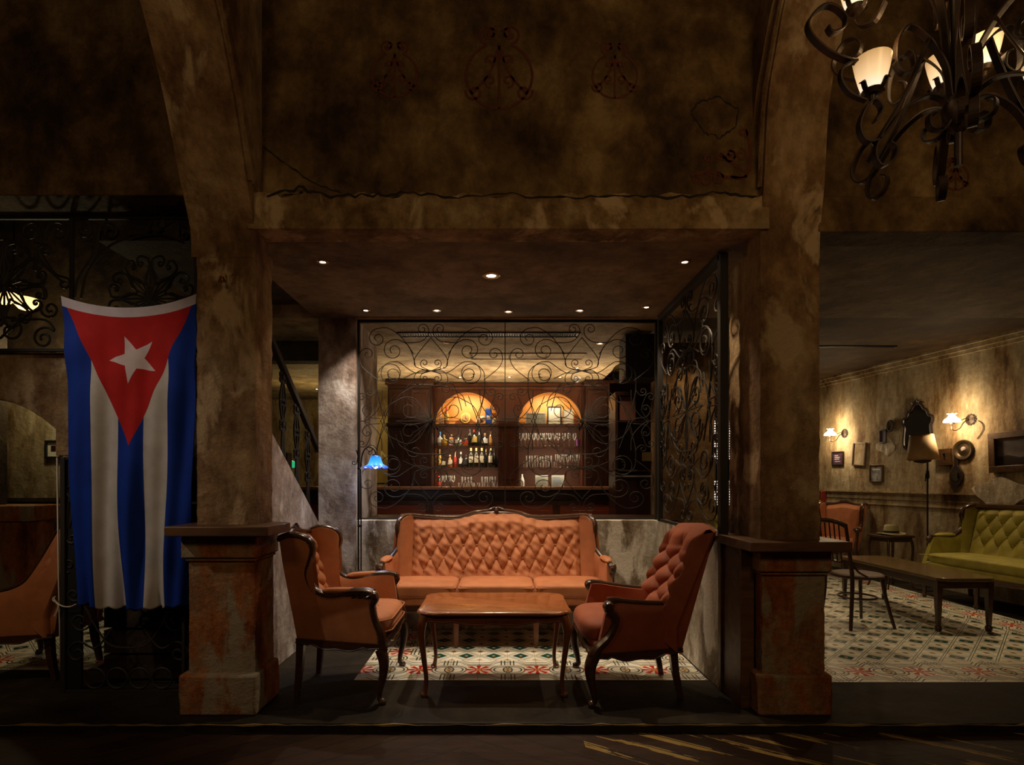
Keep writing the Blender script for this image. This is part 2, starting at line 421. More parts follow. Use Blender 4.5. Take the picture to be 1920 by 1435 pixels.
# right bay: wall above and beam
m = M(); m.box(1.84, 6.5, 3.27, 3.42, 2.98, 4.7)
motif(m, 1792, 332, 24, d=3.268)
struct('wall_upper_right', m, [mt['upper'], mur])
m = M(); m.box(1.84, 6.5, 3.235, 3.45, 2.785, 2.99); struct('wall_beam_right', m, mt['upper'], bevel=.008)
# left bay: wall above with the deep soffit
m = M(); m.box(-5.5, -1.76, 3.40, 3.70, 3.08, 4.8); m.box(-5.5, -3.05, 3.385, 3.40, 3.5, 3.62)
struct('wall_upper_left', m, [mt['upper']], bevel=.01)

def arch_rib(name, x0, x1, prof, dback, mat, mould):   # a transverse arch springing from the pier towards the hall
    m = M()
    lo = [(y, z) for y, z in prof]
    poly = lo+[(dback, prof[-1][1]), (dback, prof[0][1])]
    m.prism(poly, lambda a, b, t: (t, a, b), x0, x1)
    struct(name, m, mat)
    xi, xo = mould
    mm = M()
    for off, w in ((.04, .02), (.085, .012)):
        mm.tube([(xi, y+off+.0, z) for y, z in prof if z > 3.0], w, 6)
    poly = [(y+.10, z) for y, z in prof if z > 2.98]+[(dback, prof[-1][1]), (dback, 2.98)]
    mm.prism(poly, lambda a, b, t: (t, a, b), xi, xo)
    struct(name+'_moulding', mm, mat)
sm = lambda pr: [(a, b) for a, b, _ in cat([(a, b, 0) for a, b in pr], 6)]
arch_rib('wall_arch_left', -1.785, -1.415, sm([(3.243, 2.64), (3.228, 2.8), (3.12, 3.04), (3.0, 3.33), (2.87, 3.58), (2.72, 3.80), (2.4, 4.15), (1.9, 4.6)]), 3.42, mt['pier'], (-1.415, -1.385))
arch_rib('wall_arch_right', 1.51, 1.855, sm([(3.245, 2.62), (3.24, 2.8), (3.20, 3.04), (3.15, 3.48), (3.05, 3.72), (2.93, 3.93), (2.65, 4.25), (2.2, 4.7)]), 3.42, mt['pier'], (1.51, 1.475))

def wobble_box(m, x0, x1, y0, y1, z0, z1, amp=.008, nz=16, nx=4, ny=4, mi=0):
    ring = [(x0+(x1-x0)*i/nx, y0) for i in range(nx)]+[(x1, y0+(y1-y0)*i/ny) for i in range(ny)]+[(x1-(x1-x0)*i/nx, y1) for i in range(nx)]+[(x0, y1-(y1-y0)*i/ny) for i in range(ny)]
    n = len(ring); vs = []
    for k in range(nz+1):
        for a, b in ring: vs.append((a+random.uniform(-amp, amp), b+random.uniform(-amp, amp)*.6, z0+(z1-z0)*k/nz))
    fs = [(k*n+i, k*n+(i+1) % n, (k+1)*n+(i+1) % n, (k+1)*n+i) for k in range(nz) for i in range(n)]
    fs += [tuple(range(n-1, -1, -1)), tuple(nz*n+i for i in range(n))]
    m.add(vs, fs, mi)
random.seed(11)
# piers: plinth, worn shaft, neck, cap board, upper shaft
def pier(side, x0, x1, ux0, ux1, yb, cap):
    m = M(); wobble_box(m, x0-.035, x1+.025, 3.19, yb+.03, 0, .235, .006, 4); struct('baseboard_pier_'+side, m, mt['pier_low'], bevel=.015, ang=60)
    m = M(); wobble_box(m, x0, x1, 3.235, yb, .23, cap-.05, .0025, 24, 8, 5); struct('wall_pier_'+side+'_lower', m, mt['pier_low'], ang=60)
    m = M(); m.box(x0-.03, x1+.025, 3.20, yb+.02, cap-.19, cap-.065); m.box(x0-.015, x1+.015, 3.215, yb+.01, cap-.21, cap-.19); struct('trim_neck_'+side, m, mt['pier_low'], bevel=.012)
    m = M(); wobble_box(m, ux0, ux1, 3.245, yb-.02, cap-.05, 2.72, .0035, 40, 8, 5); struct('wall_pier_'+side+'_upper', m, mt['pier'], ang=60)
pier('left', -1.795, -1.415, -1.755, -1.415, 3.50, 1.09)
pier('right', 1.515, 1.876, 1.51, 1.853, 3.70, 1.01)
m = M()
m.prism([(-1.86, 3.10), (-1.285, 3.10), (-1.285, 3.44), (-1.415, 3.50), (-1.415, 3.245), (-1.745, 3.245), (-1.745, 3.42), (-1.86, 3.42)], lambda a, b, t: (a, b, t), 1.035, 1.09)
struct('trim_cap_left', m, mt['capwood'], bevel=.005)
m = M()
m.prism([(1.39, 3.10), (1.955, 3.10), (1.955, 3.75), (1.86, 3.75), (1.86, 3.245), (1.505, 3.245), (1.505, 3.75), (1.39, 3.62)], lambda a, b, t: (a, b, t), .95, 1.005)
struct('trim_cap_right', m, mt['capwood'], bevel=.005)

# alcove: ceiling, low walls, sill, back-left column, stair wall
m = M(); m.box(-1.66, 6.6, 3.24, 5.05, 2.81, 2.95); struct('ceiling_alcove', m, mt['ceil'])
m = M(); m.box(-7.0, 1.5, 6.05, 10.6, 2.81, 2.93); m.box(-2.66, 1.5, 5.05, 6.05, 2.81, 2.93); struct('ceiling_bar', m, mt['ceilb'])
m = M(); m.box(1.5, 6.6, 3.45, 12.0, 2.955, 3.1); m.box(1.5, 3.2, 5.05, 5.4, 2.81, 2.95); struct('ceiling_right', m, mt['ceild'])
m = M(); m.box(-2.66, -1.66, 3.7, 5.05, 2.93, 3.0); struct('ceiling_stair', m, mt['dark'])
m = M(); m.box(-1.295, 1.43, 5.05, 5.16, 0, .985); m.box(-1.295, 1.6, 5.78, 5.9, 0, .965)
struct('wall_low_back', m, mt['pale'], bevel=.006)
m = M(); m.box(-1.29, 1.62, 5.10, 5.92, .966, .982); struct('trim_sill', m, mt['bardark'])
m = M(); m.box(1.41, 1.53, 3.60, 5.16, 0, .985); struct('wall_low_right', m, mt['pale'], bevel=.006)
m = M(); m.box(1.405, 1.56, 3.56, 3.605, 0, .95); m.box(1.42, 1.50, 3.30, 3.57, 0, .95); struct('trim_panel_right', m, mt['capwood'], bevel=.004)
m = M(); wobble_box(m, -1.635, -1.297, 5.05, 5.92, 0, 2.82, .0015, 20, 4, 4); struct('wall_column_back', m, mt['stair'], ang=60)
# side column beyond the right grille
m = M(); m.box(1.70, 2.30, 6.0, 6.3, 0, 2.82); struct('wall_column_side', m, mt['pier'])
m = M()
poly = [(3.48, 0), (5.06, 0), (5.06, .90), (3.98, 1.653), (3.48, 2.0)]
m.prism(poly, lambda a, b, t: (t, a, b), -1.72, -1.60)
struct('wall_stair', m, mt['stair'], bevel=.006)
m = M()                                              # the flight itself, behind its wall
for k in range(8): m.box(-2.65, -1.72, 3.75, 5.4-k*.24, .02+k*.17, .17+k*.17)
struct('stairs', m, mt['dark'])
# boundary walls far behind
m = M(); m.box(-7, -2.3, 10.2, 10.4, 0, 2.85); m.box(-2.3, 1.5, 9.3, 9.5, 0, 2.85); struct('wall_back', m, mt['wallr'])
m = M(); m.box(1.9, 2.9, 10.6, 10.8, 0, 3.0); m.box(3.25, 6.6, 10.6, 10.8, 0, 3.0); m.box(2.9, 3.25, 10.6, 10.8, 0, .9); struct('wall_back_right', m, mt['wallr'])
# right-hand room wall: runs back at a slight angle
RW0 = Vector((5.55+.15*3.5, 3.0)); RWd = Vector((-.15, 1.0)).normalized()
RWn = Vector((-RWd.y, RWd.x))                         # towards the room (-x)
def rw(s, z, off=0.): p = RW0+RWd*s+RWn*off; return (p.x, p.y, z)
def hitrw(px, py, off=0.):                            # where the line of sight meets that wall
    k = (px-HX)/FPX; o = RW0+RWn*off
    # o + s*RWd = (k*d, d)
    s = (k*o.y-o.x)/(RWd.x-k*RWd.y); d = o.y+s*RWd.y
    return s, CH+(HY-py)*d/FPX, d
m = M()
m.prism([(0, 0), (0, 3.02), (7.7, 3.02), (7.7, 0)], lambda a, b, t: rw(a, b, t), -.15, 0)
s0, z0, _ = hitrw(1880, 925)
patch = [(s0+.30*cos(q)*(1+.15*sin(3*q)), z0+.16*sin(q)*(1+.2*cos(4*q))) for q in [i*2*PI/24 for i in range(24)]]
random.seed(21); patch = [(a+random.uniform(-.012, .012), b+random.uniform(-.01, .01)) for a, b in patch]
m.prism(patch, lambda a, b, t: rw(a, b, t), 0, .034, 1)
for pxx, pyy, rr in ((1660, 838, .11), (1815, 880, .0)):
    s1, z1, _ = hitrw(pxx, pyy)
    if rr: m.prism([(s1+.13*cos(q)*(1+.3*sin(2*q+1)), z1+rr*sin(q)*(1+.3*cos(3*q))) for q in [i*2*PI/16 for i in range(16)]], lambda a, b, t: rw(a, b, t), 0, .005, 1)
struct('wall_right', m, [mt['wallr'], mt['pale']])
m = M()
for z, h, o in ((1.0, .012, .02), (1.08, .008, .012), (1.17, .02, .03)):
    m.prism([(0, z), (0, z+h), (7.6, z+h), (7.6, z)], lambda a, b, t: rw(a, b, t), 0, o)
m.prism([(0, 0), (0, 1.0), (7.6, 1.0), (7.6, 0)], lambda a, b, t: rw(a, b, t), 0, .008)
struct('trim_dado_right', m, mt['wallr'])
m = M()
for z, o in ((2.93, .10), (2.88, .065), (2.84, .03)):
    m.prism([(0, z), (0, z+.06), (7.6, z+.06), (7.6, z)], lambda a, b, t: rw(a, b, t), 0, o)
struct('trim_cornice_right', m, mt['wallr'])

# left room: arch wall, jamb, side wall, back wall
random.seed(9)
arc = [(-3.9, 2.26), (-3.62, 2.02), (-3.35, 1.92), (-3.18, 1.82), (-3.06, 1.74), (-2.96, 1.66), (-2.90, 1.60)]
lx = lambda px: (px-HX)*3.72/FPX
lz = lambda py: CH+(HY-py)*3.72/FPX
arc = [(lx(px), lz(py)) for px, py in [(-190, 735), (-90, 738), (0, 750), (25, 756), (45, 764), (62, 774), (78, 784), (92, 795), (104, 805), (104, 855)]]
poly = [(-5.5, lz(660)), (-5.5, lz(745))]+arc+[(lx(358), lz(855)), (lx(358), lz(660))]
m = M(); m.prism(poly, lambda a, b, t: (a, t, b), 3.72, 3.86)
struct('wall_arch_lintel', m, mt['pier'], bevel=.006)
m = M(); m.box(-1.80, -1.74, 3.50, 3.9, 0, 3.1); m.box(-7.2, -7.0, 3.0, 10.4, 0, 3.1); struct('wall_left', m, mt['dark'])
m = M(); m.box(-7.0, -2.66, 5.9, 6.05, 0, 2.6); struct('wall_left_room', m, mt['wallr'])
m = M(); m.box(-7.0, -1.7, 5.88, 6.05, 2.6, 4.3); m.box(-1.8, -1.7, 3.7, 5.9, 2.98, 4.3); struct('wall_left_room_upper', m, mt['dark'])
# dark boarded partition behind the gate
m = M(); m.box(-3.28, -1.80, 4.75, 4.85, 0, 1.58); struct('wall_partition_left', m, mt['bardark'])
# ------------------------------------------------------------------ upholstered seats (local frame: front is +x, width is y)
def lerp(a, b, t): return a+(b-a)*t
def resample(pts, n):
    V = [Vector(p) for p in pts]; L = [0]
    for i in range(1, len(V)): L.append(L[-1]+(V[i]-V[i-1]).length)
    out = []
    for k in range(n):
        s = L[-1]*k/(n-1); i = max(j for j in range(len(L)) if L[j] <= s+1e-9); i = min(i, len(V)-2)
        t = (s-L[i])/max(1e-9, L[i+1]-L[i]); out.append(V[i].lerp(V[i+1], min(1, t)))
    return out
def tuft(u, v, su, sv, v0, v1, e=.42):
    """0 at buttons and along the creases between them, 1 on the puffs; straight pleats outside v0..v1"""
    vc = min(max(v, v0), v1)
    a, b = u/su+vc/sv, u/su-vc/sv
    d = (abs(sin(PI*a*.5))*abs(sin(PI*b*.5)))**e
    if v > v1 or v < v0:
        k = min(1, abs(v-vc)/.10); p = abs(sin(PI*(u/su+(vc/sv)))*1.0)
        pl = abs(sin(PI*a*.5))**e*abs(sin(PI*b*.5))**e
        d = lerp(d, 1-.35*(1-pl), k)
    return d
def side_panel(root, T, B, wf, fab, wood, s, trim=.018, puff=.018, name='side_panel'):
    n = 30; TT = resample(cat([(a, b, 0) for a, b in T], 6), n); BB = resample([(a, b, 0) for a, b in B], n)
    m = M()
    for off, pf, fl in ((.0, puff, s > 0), (-.045, -puff, s < 0)):
        def g(u, v, off=off, pf=pf):
            i = min(n-1, round(u*(n-1))); p = BB[i].lerp(TT[i], v)
            y = wf(p.x, p.y)+off+pf*(sin(PI*min(1, max(0, v)))*sin(PI*u))**.5
            return (p.x, s*y, p.y)
        m.grid(n, 12, g, flip=fl)
    def e1(u, v):
        i = round(u*(n-1)); p = TT[i]; return (p.x, s*(wf(p.x, p.y)-.045*v), p.y)
    m.grid(n, 2, e1)
    def e2(u, v):
        p = BB[0].lerp(TT[0], u); return (p.x, s*(wf(p.x, p.y)-.045*v), p.y)
    m.grid(8, 2, e2)
    def e3(u, v):
        p = BB[-1].lerp(TT[-1], u); return (p.x, s*(wf(p.x, p.y)-.045*v), p.y)
    m.grid(8, 2, e3)
    o = m.build(name, fab, root, weld=True)
    return TT, BB
def nails(m, path, r=.0035, step=.018):
    for p in resample(path, max(2, int(sum((Vector(path[i+1])-Vector(path[i])).length for i in range(len(path)-1))/step))):
        m.add([p+Vector(v)*r for v in ((1,0,0),(-1,0,0),(0,1,0),(0,-1,0),(0,0,1),(0,0,-1))], [(0,2,4),(2,1,4),(1,3,4),(3,0,4),(2,0,5),(1,2,5),(3,1,5),(0,3,5)])
def cab_leg(x, y, h, kx, ky, k=1.):                   # cabriole leg: knee out, ankle in, foot out
    pts = cat([(x, y, h), (x+.022*kx, y+.010*ky, h*.80), (x+.018*kx, y+.012*ky, h*.55), (x+.0*kx, y+.004*ky, h*.28), (x-.006*kx, y, h*.12), (x+.010*kx, y+.004*ky, .022), (x+.022*kx, y+.008*ky, .012)], 5)
    m = M(); m.tube(pts, [q*k for q in (.036, .034, .027, .020, .016, .016, .021, .020)], 10); 
    m.lathe([(.0, 0), (.017, 0), (.024, .008), (.024, .02), (.012, .032)], (x+.012*kx, y+.004*ky, 0), 10)
    return m
def back_leg(x, y, h, dx, dy):
    m = M(); m.tube([(x, y, h+.03), (x+dx*.3, y+dy*.2, h*.6), (x+dx, y+dy, 0)], [.034, .029, .021], 4); return m
def scallop_rail(p, q, z0, z1, dip, th, n=28):        # shaped bottom rail from p to q (x,y), hanging deeper in the middle
    p, q = Vector((*p, 0)), Vector((*q, 0)); d = q-p; L = d.length; nn = Vector((-d.y, d.x, 0)).normalized()
    m = M()
    lowz = lambda t: z0-dip*(.5-.5*cos(2*PI*t))**.8+.35*dip*(sin(3*PI*t)**2)*(1 if .15 < t < .85 else 0)
    out = [(t, lowz(t)) for t in [i/n for i in range(n+1)]]+[(1, z1), (0, z1)]
    m.prism(out, lambda a, b, t: tuple(p+d*a+nn*t+Vector((0, 0, b))), -th/2, th/2)
    m.tube([tuple(p+d*(i/n)-nn*(th*.5)+Vector((0, 0, lowz(i/n)+.006))) for i in range(n+1)], .006, 6)
    m.tube([tuple(p+d*(i/n)+nn*(th*.5)+Vector((0, 0, lowz(i/n)+.006))) for i in range(n+1)], .006, 6)
    return m

def wing_chair(label, loc, rz, fab=None, group=None, k=1.0, crest_up=.03, tufted=1):
    fab = fab or mt['fab']; wood = mt['wood']
    r = thing('wing_armchair', label, 'armchair', loc, rz, group)
    def w(x, z):
        t = min(1, max(0, x/.54)); up = min(1, max(0, (z-.35)/.5))
        return .215+.135*t+.075*up*(1-t)
    T = [(-.085, .99), (-.03, 1.012), (.05, 1.005), (.105, .975), (.122, .925), (.105, .86), (.082, .79), (.092, .73), (.13, .675), (.19, .648), (.26, .648), (.36, .668), (.46, .672), (.50, .665)]
    B = [(.0, .34), (.545, .34)]
    for s in (-1, 1):
        TT, BB = side_panel(r, T, B, w, fab, wood, s)
        tr = M()
        path = [(p.x, s*(w(p.x, p.y)-.012), p.y) for p in TT]
        tr.tube(path, [.021]*18+[.022]*6+[.027]*6, 9, sy=1.25)
        post = [(.50, s*(w(.5, .6)-.012), .665), (.515, s*.352, .635), (.497, s*.345, .585), (.515, s*.342, .50), (.548, s*.345, .43), (.560, s*.345, .36), (.552, s*.345, .30)]
        tr.tube(cat(post, 4), [.022, .024, .019, .021, .026, .030, .032], 9)
        tr.lathe([(0, -.03), (.018, -.028), (.026, -.01), (.026, .01), (.018, .028), (0, .03)], (.51, s*.35, .655), 12, ax=Matrix.Rotation(PI/2, 3, 'X'))
        # carved leaf on the arm
        for q in (.40, .44, .48): tr.tube([(q-.03, s*(w(q, .6)+.012), .640), (q, s*(w(q, .6)+.018), .652), (q+.02, s*(w(q, .6)+.010), .668)], [.004, .008, .003], 6)
        tr.build('frame_trim', wood, r)
        nl = M(); nails(nl, [(p.x, s*(w(p.x, p.y)+.012), p.y-.022) for p in TT[6:]]); nails(nl, [(.535, s*.362, .60), (.505, s*.362, .55), (.525, s*.362, .46), (.535, s*.362, .36)])
        nl.build('nail_trim', mt['rust'], r)
        pad = M(); pad.tube(cat([(.16, s*(w(.16, .6)-.01), .662), (.22, s*(w(.22, .6)-.01), .672), (.34, s*(w(.34, .6)-.01), .678), (.41, s*(w(.41, .6)-.01), .683)], 5), [.006, .02, .022, .02, .006], 10, sx=.9, sy=1.25, up=(0, 0, 1)); pad.build('arm_pad', fab, r)
        cab_leg(.545, s*.342, .33, 1, s).build('leg', wood, r)
        back_leg(.02, s*.205, .33, -.025, s*.005).build('leg', wood, r)
        scallop_rail((.0, s*.215), (.55, s*.352), .335, .365, .035, .04).build('side_rail', wood, r)
    scallop_rail((.56, -.33), (.56, .33), .345, .375, .035, .035).build('front_rail', wood, r)
    # back: tufted inside, plain outside
    m = M()
    def zb(y): return .985+crest_up*(cos(PI*y/.5)**2 if abs(y) < .25 else 0)
    def gi(u, v):
        y = (u-.5)*2; z = .42+v*(zb(y*.27)-.42); x0 = .075-.17*max(0, (z-.45)/.55)
        yy = y*(.215+.05*v)
        d = tuft(yy, z, .075, .075, .58, .88) if tufted else .9
        e = min(1, (1-abs(y))*6)*min(1, (1-v)*8)
        return (x0+.055*d*e, yy, z)
    m.grid(56, 64, gi)
    def go(u, v):
        y = (u-.5)*2; z = .34+v*(zb(y*.27)-.34)
        return (.0-.085*max(0, (z-.45)/.55)-.01*(1-y*y), y*(.2+.065*v), z)
    m.grid(12, 12, go, flip=True); m.grid(12, 2, lambda u, v: tuple(Vector(gi(u, 1)).lerp(Vector(go(u, 1)), v)))
    m.build('backrest', fab, r)
    cr = M(); cp = cat([(-.085, -.275, .985), (-.09, -.2, .992), (-.095, -.12, 1.0), (-.097, 0, 1.0+crest_up), (-.095, .12, 1.0), (-.09, .2, .992), (-.085, .275, .985)], 6)
    cr.tube(cp, .018, 9, sy=1.2)
    for q in range(-3, 4): cr.tube([(-.085, q*.012, 1.01+crest_up), (-.088, q*.02, 1.035+crest_up-.003*q*q)], [.007, .004], 6)
    cr.build('crest_rail', wood, r)
    bs = M(); bs.pillow((.295, 0, .385), (.25, .30, .04), 10, 6, 0, fn=lambda x, y, z: (x, y*(.72+.36*x/.55), z)); bs.build('seat_base', fab, r)
    cu = M(); cu.pillow((.325, 0, .455), (.265, .275, .062), 14, 5, .30, fn=lambda x, y, z: (x, y*(.78+.30*x/.55), z)); cu.build('seat_cushion', fab, r)
    pi = M()
    for zz in (.418, .487):
        pi.tube([(.325+.268*max(-1, min(1, 1.25*cos(q))), .278*max(-1, min(1, 1.25*sin(q)))*(.78+.30*(.325+.268*max(-1, min(1, 1.25*cos(q))))/.55), zz) for q in [i*2*PI/48 for i in range(48)]], .005, 6, closed=True)
    pi.build('piping', fab, r)
    return r

def tub_chair(label, loc, rz, fab=None, group=None, T=None):
    fab = fab or mt['fabr']; wood = mt['wood']
    r = thing('tufted_armchair', label, 'armchair', loc, rz, group)
    def w(x, z):
        t = min(1, max(0, x/.54)); up = min(1, max(0, (z-.55)/.4))
        return .225+.125*t*(1-up)
    T = T or [(-.20, 1.0), (-.165, .92), (-.115, .80), (-.06, .685), (-.01, .615), (.06, .592), (.20, .595), (.32, .607), (.42, .620), (.47, .616)]
    B = [(.0, .29), (.55, .29)]
    for s in (-1, 1):
        TT, BB = side_panel(r, T, B, w, fab, wood, s, puff=.012)
        tr = M(); tr.tube([(p.x, s*(w(p.x, p.y)-.012), p.y) for p in TT], [.015]*20+[.02, .022], 9, sy=1.3)
        tr.tube(cat([(.47, s*.345, .616), (.475, s*.35, .585), (.435, s*.35, .545), (.43, s*.35, .50), (.47, s*.35, .42), (.53, s*.35, .36), (.562, s*.35, .31), (.565, s*.35, .27)], 4), [.03, .03, .022, .02, .024, .03, .034, .034], 9)
        tr.lathe([(0, -.034), (.022, -.03), (.034, -.01), (.034, .01), (.022, .03), (0, .034)], (.475, s*.352, .60), 12, ax=Matrix.Rotation(PI/2, 3, 'X'))
        tr.build('frame_trim', wood, r)
        cab_leg(.56, s*.345, .30, 1, s, 1.1).build('leg', wood, r)
        back_leg(.05, s*.205, .29, -.05, s*.005).build('leg', wood, r)
        scallop_rail((.0, s*.222), (.56, s*.352), .292, .32, .035, .04).build('side_rail', wood, r)
    scallop_rail((.565, -.33), (.565, .33), .30, .335, .03, .035).build('front_rail', wood, r)
    m = M()
    def gi(u, v):
        a = (u-.5)*PI*.94; z = .40+v*.63; up = max(0, (z-.5)/.5)
        bx = .03-.20*up; y = .262*sin(a)*(1+.0*v); x = bx+.115*(1-cos(a))*(1-.55*up)+.02
        d = tuft(.262*a/1.48, z, .088, .088, .56, .90, .45)
        e = min(1, (1-abs(2*u-1))*7)
        rnd = max(0, (z-.955)/.075)
        return (x+.075*d*e*(1-.6*rnd**2), y, z-.012*rnd+.02*(1-abs(sin(a)))*v)
    m.grid(64, 70, gi)
    def go(u, v):
        a = (u-.5)*PI*.94; z = .30+v*.73; up = max(0, (z-.45)/.55)
        return (-.0-.215*up-.02*cos(a)+.05*(1-cos(a)), .262*sin(a), z+.02*(1-abs(sin(a)))*v)
    m.grid(24, 16, go, flip=True); m.grid(24, 4, lambda u, v: tuple(Vector(gi(u, 1)).lerp(Vector(go(u, 1)), v)+Vector((0, 0, .025*sin(PI*v)))))
    for k_ in (0, 1): m.grid(70, 2, lambda u, v: tuple(Vector(gi(k_, u)).lerp(Vector(go(k_, u)), v)))
    m.build('backrest', fab, r)
    cr = M(); cr.tube(cat([(-.20, -.262, 1.0), (-.225, -.2, 1.03), (-.235, -.1, 1.048), (-.236, 0, 1.052), (-.235, .1, 1.048), (-.225, .2, 1.03), (-.20, .262, 1.0)], 5), .012, 8); cr.build('crest_rail', wood, r)
    for i in range(-3, 4):
        for j in range(4):
            y = .088*(i+(j % 2)*1.0) if False else .088*i
            z = .615+.088*j
            if (i+j) % 2 == 0 and abs(y) < .2:
                up = max(0, (z-.5)/.5); bt = M(); bt.lathe([(0, .006), (.007, .004), (.009, 0)], (.055-.20*up, y, z), 8, ax=Matrix.Rotation(PI/2, 3, 'Y')); bt.build('button', fab, r)
    bs = M(); bs.pillow((.30, 0, .345), (.27, .30, .04), 10, 6, 0, fn=lambda x, y, z: (x, y*(.74+.36*x/.55), z)); bs.build('seat_base', fab, r)
    cu = M(); cu.pillow((.335, 0, .42), (.285, .28, .085), 16, 3.6, .16, fn=lambda x, y, z: (x, y*(.78+.32*x/.55), z)); cu.build('seat_cushion', fab, r)
    return r

def sofa(name, label, loc, rz, fab, wood, hw, dep, cush, crest, su, sv, tz, ztop=1.0, flare=.15, ornament=True, legs=None, n_t=1, e=.45, dep_t=.055, seatz=.42, armz=.66, sag=0, group=None, cr_r=.020, tr_r=.019):
    r = thing(name, label, 'sofa', loc, rz, group)
    def w(x, z):
        t = min(1, max(0, (x+.08)/.25)); return hw-flare*(1-t)
    T = [(-.07, ztop), (-.02, ztop+.012), (.04, ztop-.005), (.075, ztop-.05), (.08, ztop-.11), (.06, ztop-.18), (.065, ztop-.24), (.11, ztop-.30), (.18, armz+.005), (.28, armz), (.38, armz+.008), (.45, armz)]
    B = [(.0, .31), (dep, .31)]
    for s in (-1, 1):
        TT, BB = side_panel(r, T, B, w, fab, wood, s, puff=.015)
        tr = M(); tr.tube([(p.x, s*(w(p.x, p.y)-.012), p.y) for p in TT], [tr_r]*22+[.024]*8, 9, sy=1.2)
        tr.tube(cat([(.45, s*(hw-.01), armz), (.475, s*hw, armz-.03), (.45, s*hw, armz-.08), (.44, s*hw, armz-.14), (.47, s*hw, .40), (dep, s*hw, .34), (dep, s*hw, .29)], 4), [.028, .03, .022, .02, .024, .028, .030], 9)
        tr.lathe([(0, -.03), (.02, -.028), (.03, -.01), (.03, .01), (.02, .028), (0, .03)], (.465, s*hw, armz-.015), 12, ax=Matrix.Rotation(PI/2, 3, 'X'))
        tr.build('frame_trim', wood, r)
        pad = M(); pad.tube(cat([(.15, s*(w(.15, .6)-.02), armz+.02), (.22, s*(w(.22, .6)-.02), armz+.026), (.34, s*(w(.34, .6)-.02), armz+.028), (.42, s*(w(.41, .6)-.02), armz+.02)], 5), [.01, .028, .03, .028, .01], 10, sx=.8, sy=1.35, up=(0, 0, 1)); pad.build('arm_pad', fab, r)
    # back
    bw = hw-flare-.02
    def zc(y): return crest(abs(y)/hw)
    m = M()
    nu = int(300*n_t)
    def gi(u, v):
        y = (u-.5)*2*bw; zt = zc(y)-.012; z = seatz+v*(zt-seatz); x0 = .09-.15*v
        d = tuft(y, z, su, sv, tz[0], tz[1], e); fl = min(1, max(0, (bw-.02-abs(y))/.09)); d = lerp(.8, d, fl)
        d = lerp(d, .9, min(1, max(0, (z-tz[1]-.08)/.06))*.6)
        ed = min(1, (1-abs(2*u-1))*14)*min(1, (1-v)*9)
        sg = sag*(sin(y*23+3*sin(z*11))*sin(z*37+2*sin(y*13))*.6+.4*sin(y*61+z*25)*sin(z*70))
        return (x0+dep_t*(.25+.75*d)*ed+sg, y, z)
    m.grid(nu, 74, gi)
    def go(u, v):
        y = (u-.5)*2*(hw-.07*v-.03); return (-.02-.05*v, y, .31+v*(zc(y)-.31))
    m.grid(24, 8, go, flip=True)
    m.build('backrest', fab, r)
    for s in (-1, 1):                                 # the plain flared wings between the tufting and the side frame
        wm = M()
        def gw(u, v, s=s):
            y0, y1 = bw-.01, hw-.035; zt = zc(bw)-.02-.008*u
            x = lerp(.10-.13*v, .135-.07*v, u) if v < 2 else 0
            lim = .135-.075*v
            z = seatz+v*(zt-seatz)
            fx = .045*sin(PI*u)
            return (lerp(.10-.13*v, .08+.06*(1-v), u**.7)+fx*.6, s*lerp(y0, y1-flare*.35*v, u), z)
        wm.grid(14, 20, gw, flip=s < 0); wm.build('wing_panel', fab, r)
    rows = int(round((tz[1]-tz[0])/sv))
    for j in range(-16, 17):
        for i in range(0, 12):
            z = i*sv*1.0
            y = j*su
            if tz[0]-.01 <= z <= tz[1]+.01 and (i+j) % 2 == 0 and abs(y) < bw-.05:
                v = (z-seatz)/(zc(y)-seatz); bt = M(); bt.lathe([(0, .007), (.008, .005), (.011, 0)], (.095-.15*v+dep_t*.25, y, z), 8, ax=Matrix.Rotation(PI/2, 3, 'Y')); bt.build('button', fab, r)
    cr = M(); N = 60
    cp = [(-.07+.0*abs(t), t*(hw-.01-.07*0), zc(t*hw)+.004) for t in [(-1+2*i/N) for i in range(N+1)]]
    cp = [(-.065-.02*(1-abs(2*i/N-1)**4), p[1]*(1-.075), p[2]) for i, p in enumerate(cp)]
    cr.tube(cp, cr_r, 9, sx=1.0, sy=1.3)
    cr.tube([(p[0]+.022, p[1]*.985, p[2]-.012) for p in cp], .009, 6)
    cr.build('crest_rail', wood, r)
    if ornament:
        om = M()
        for q in range(-4, 5):
            a = q*.32; om.tube([(-.075, 0, zc(0)), (-.062, .05*sin(a), zc(0)+.012+.022*cos(a)), (-.058, .07*sin(a), zc(0)+.008+.03*cos(a))], [.012, .014, .006], 7)
        om.lathe([(0, .016), (.014, .012), (.022, 0)], (-.05, 0, zc(0)+.006), 10, ax=Matrix.Rotation(PI/2, 3, 'Y')); om.build('crest_carving', wood, r)
    # seat
    bs = M(); bs.pillow((dep*.5+.03, 0, .375), (dep*.5, hw-.03, .045), 14, 9, 0); bs.build('seat_base', fab, r)
    for a, b in cush:
        cu = M(); cu.pillow((dep*.5+.055, (a+b)/2, seatz+.035), (dep*.5-.02, (b-a)/2-.003, .058), 16, 7, .25); cu.build('seat_cushion', fab, r)
        pi = M(); y0, y1 = a+.012, b-.012; x1 = dep+.024
        pi.tube(cat([(.12, y0, seatz+.07), (x1-.03, y0, seatz+.066), (x1, y0+.03, seatz+.064), (x1+.004, (y0+y1)/2, seatz+.072), (x1, y1-.03, seatz+.064), (x1-.03, y1, seatz+.066), (.12, y1, seatz+.07)], 5), .006, 6); pi.build('piping', fab, r)
    ys = legs or [-hw+.05, -.32, .32, hw-.05]
    for i in range(len(ys)-1): scallop_rail((dep+.02, ys[i]), (dep+.02, ys[i+1]), .315, .345, .03, .03).build('front_rail', wood, r)
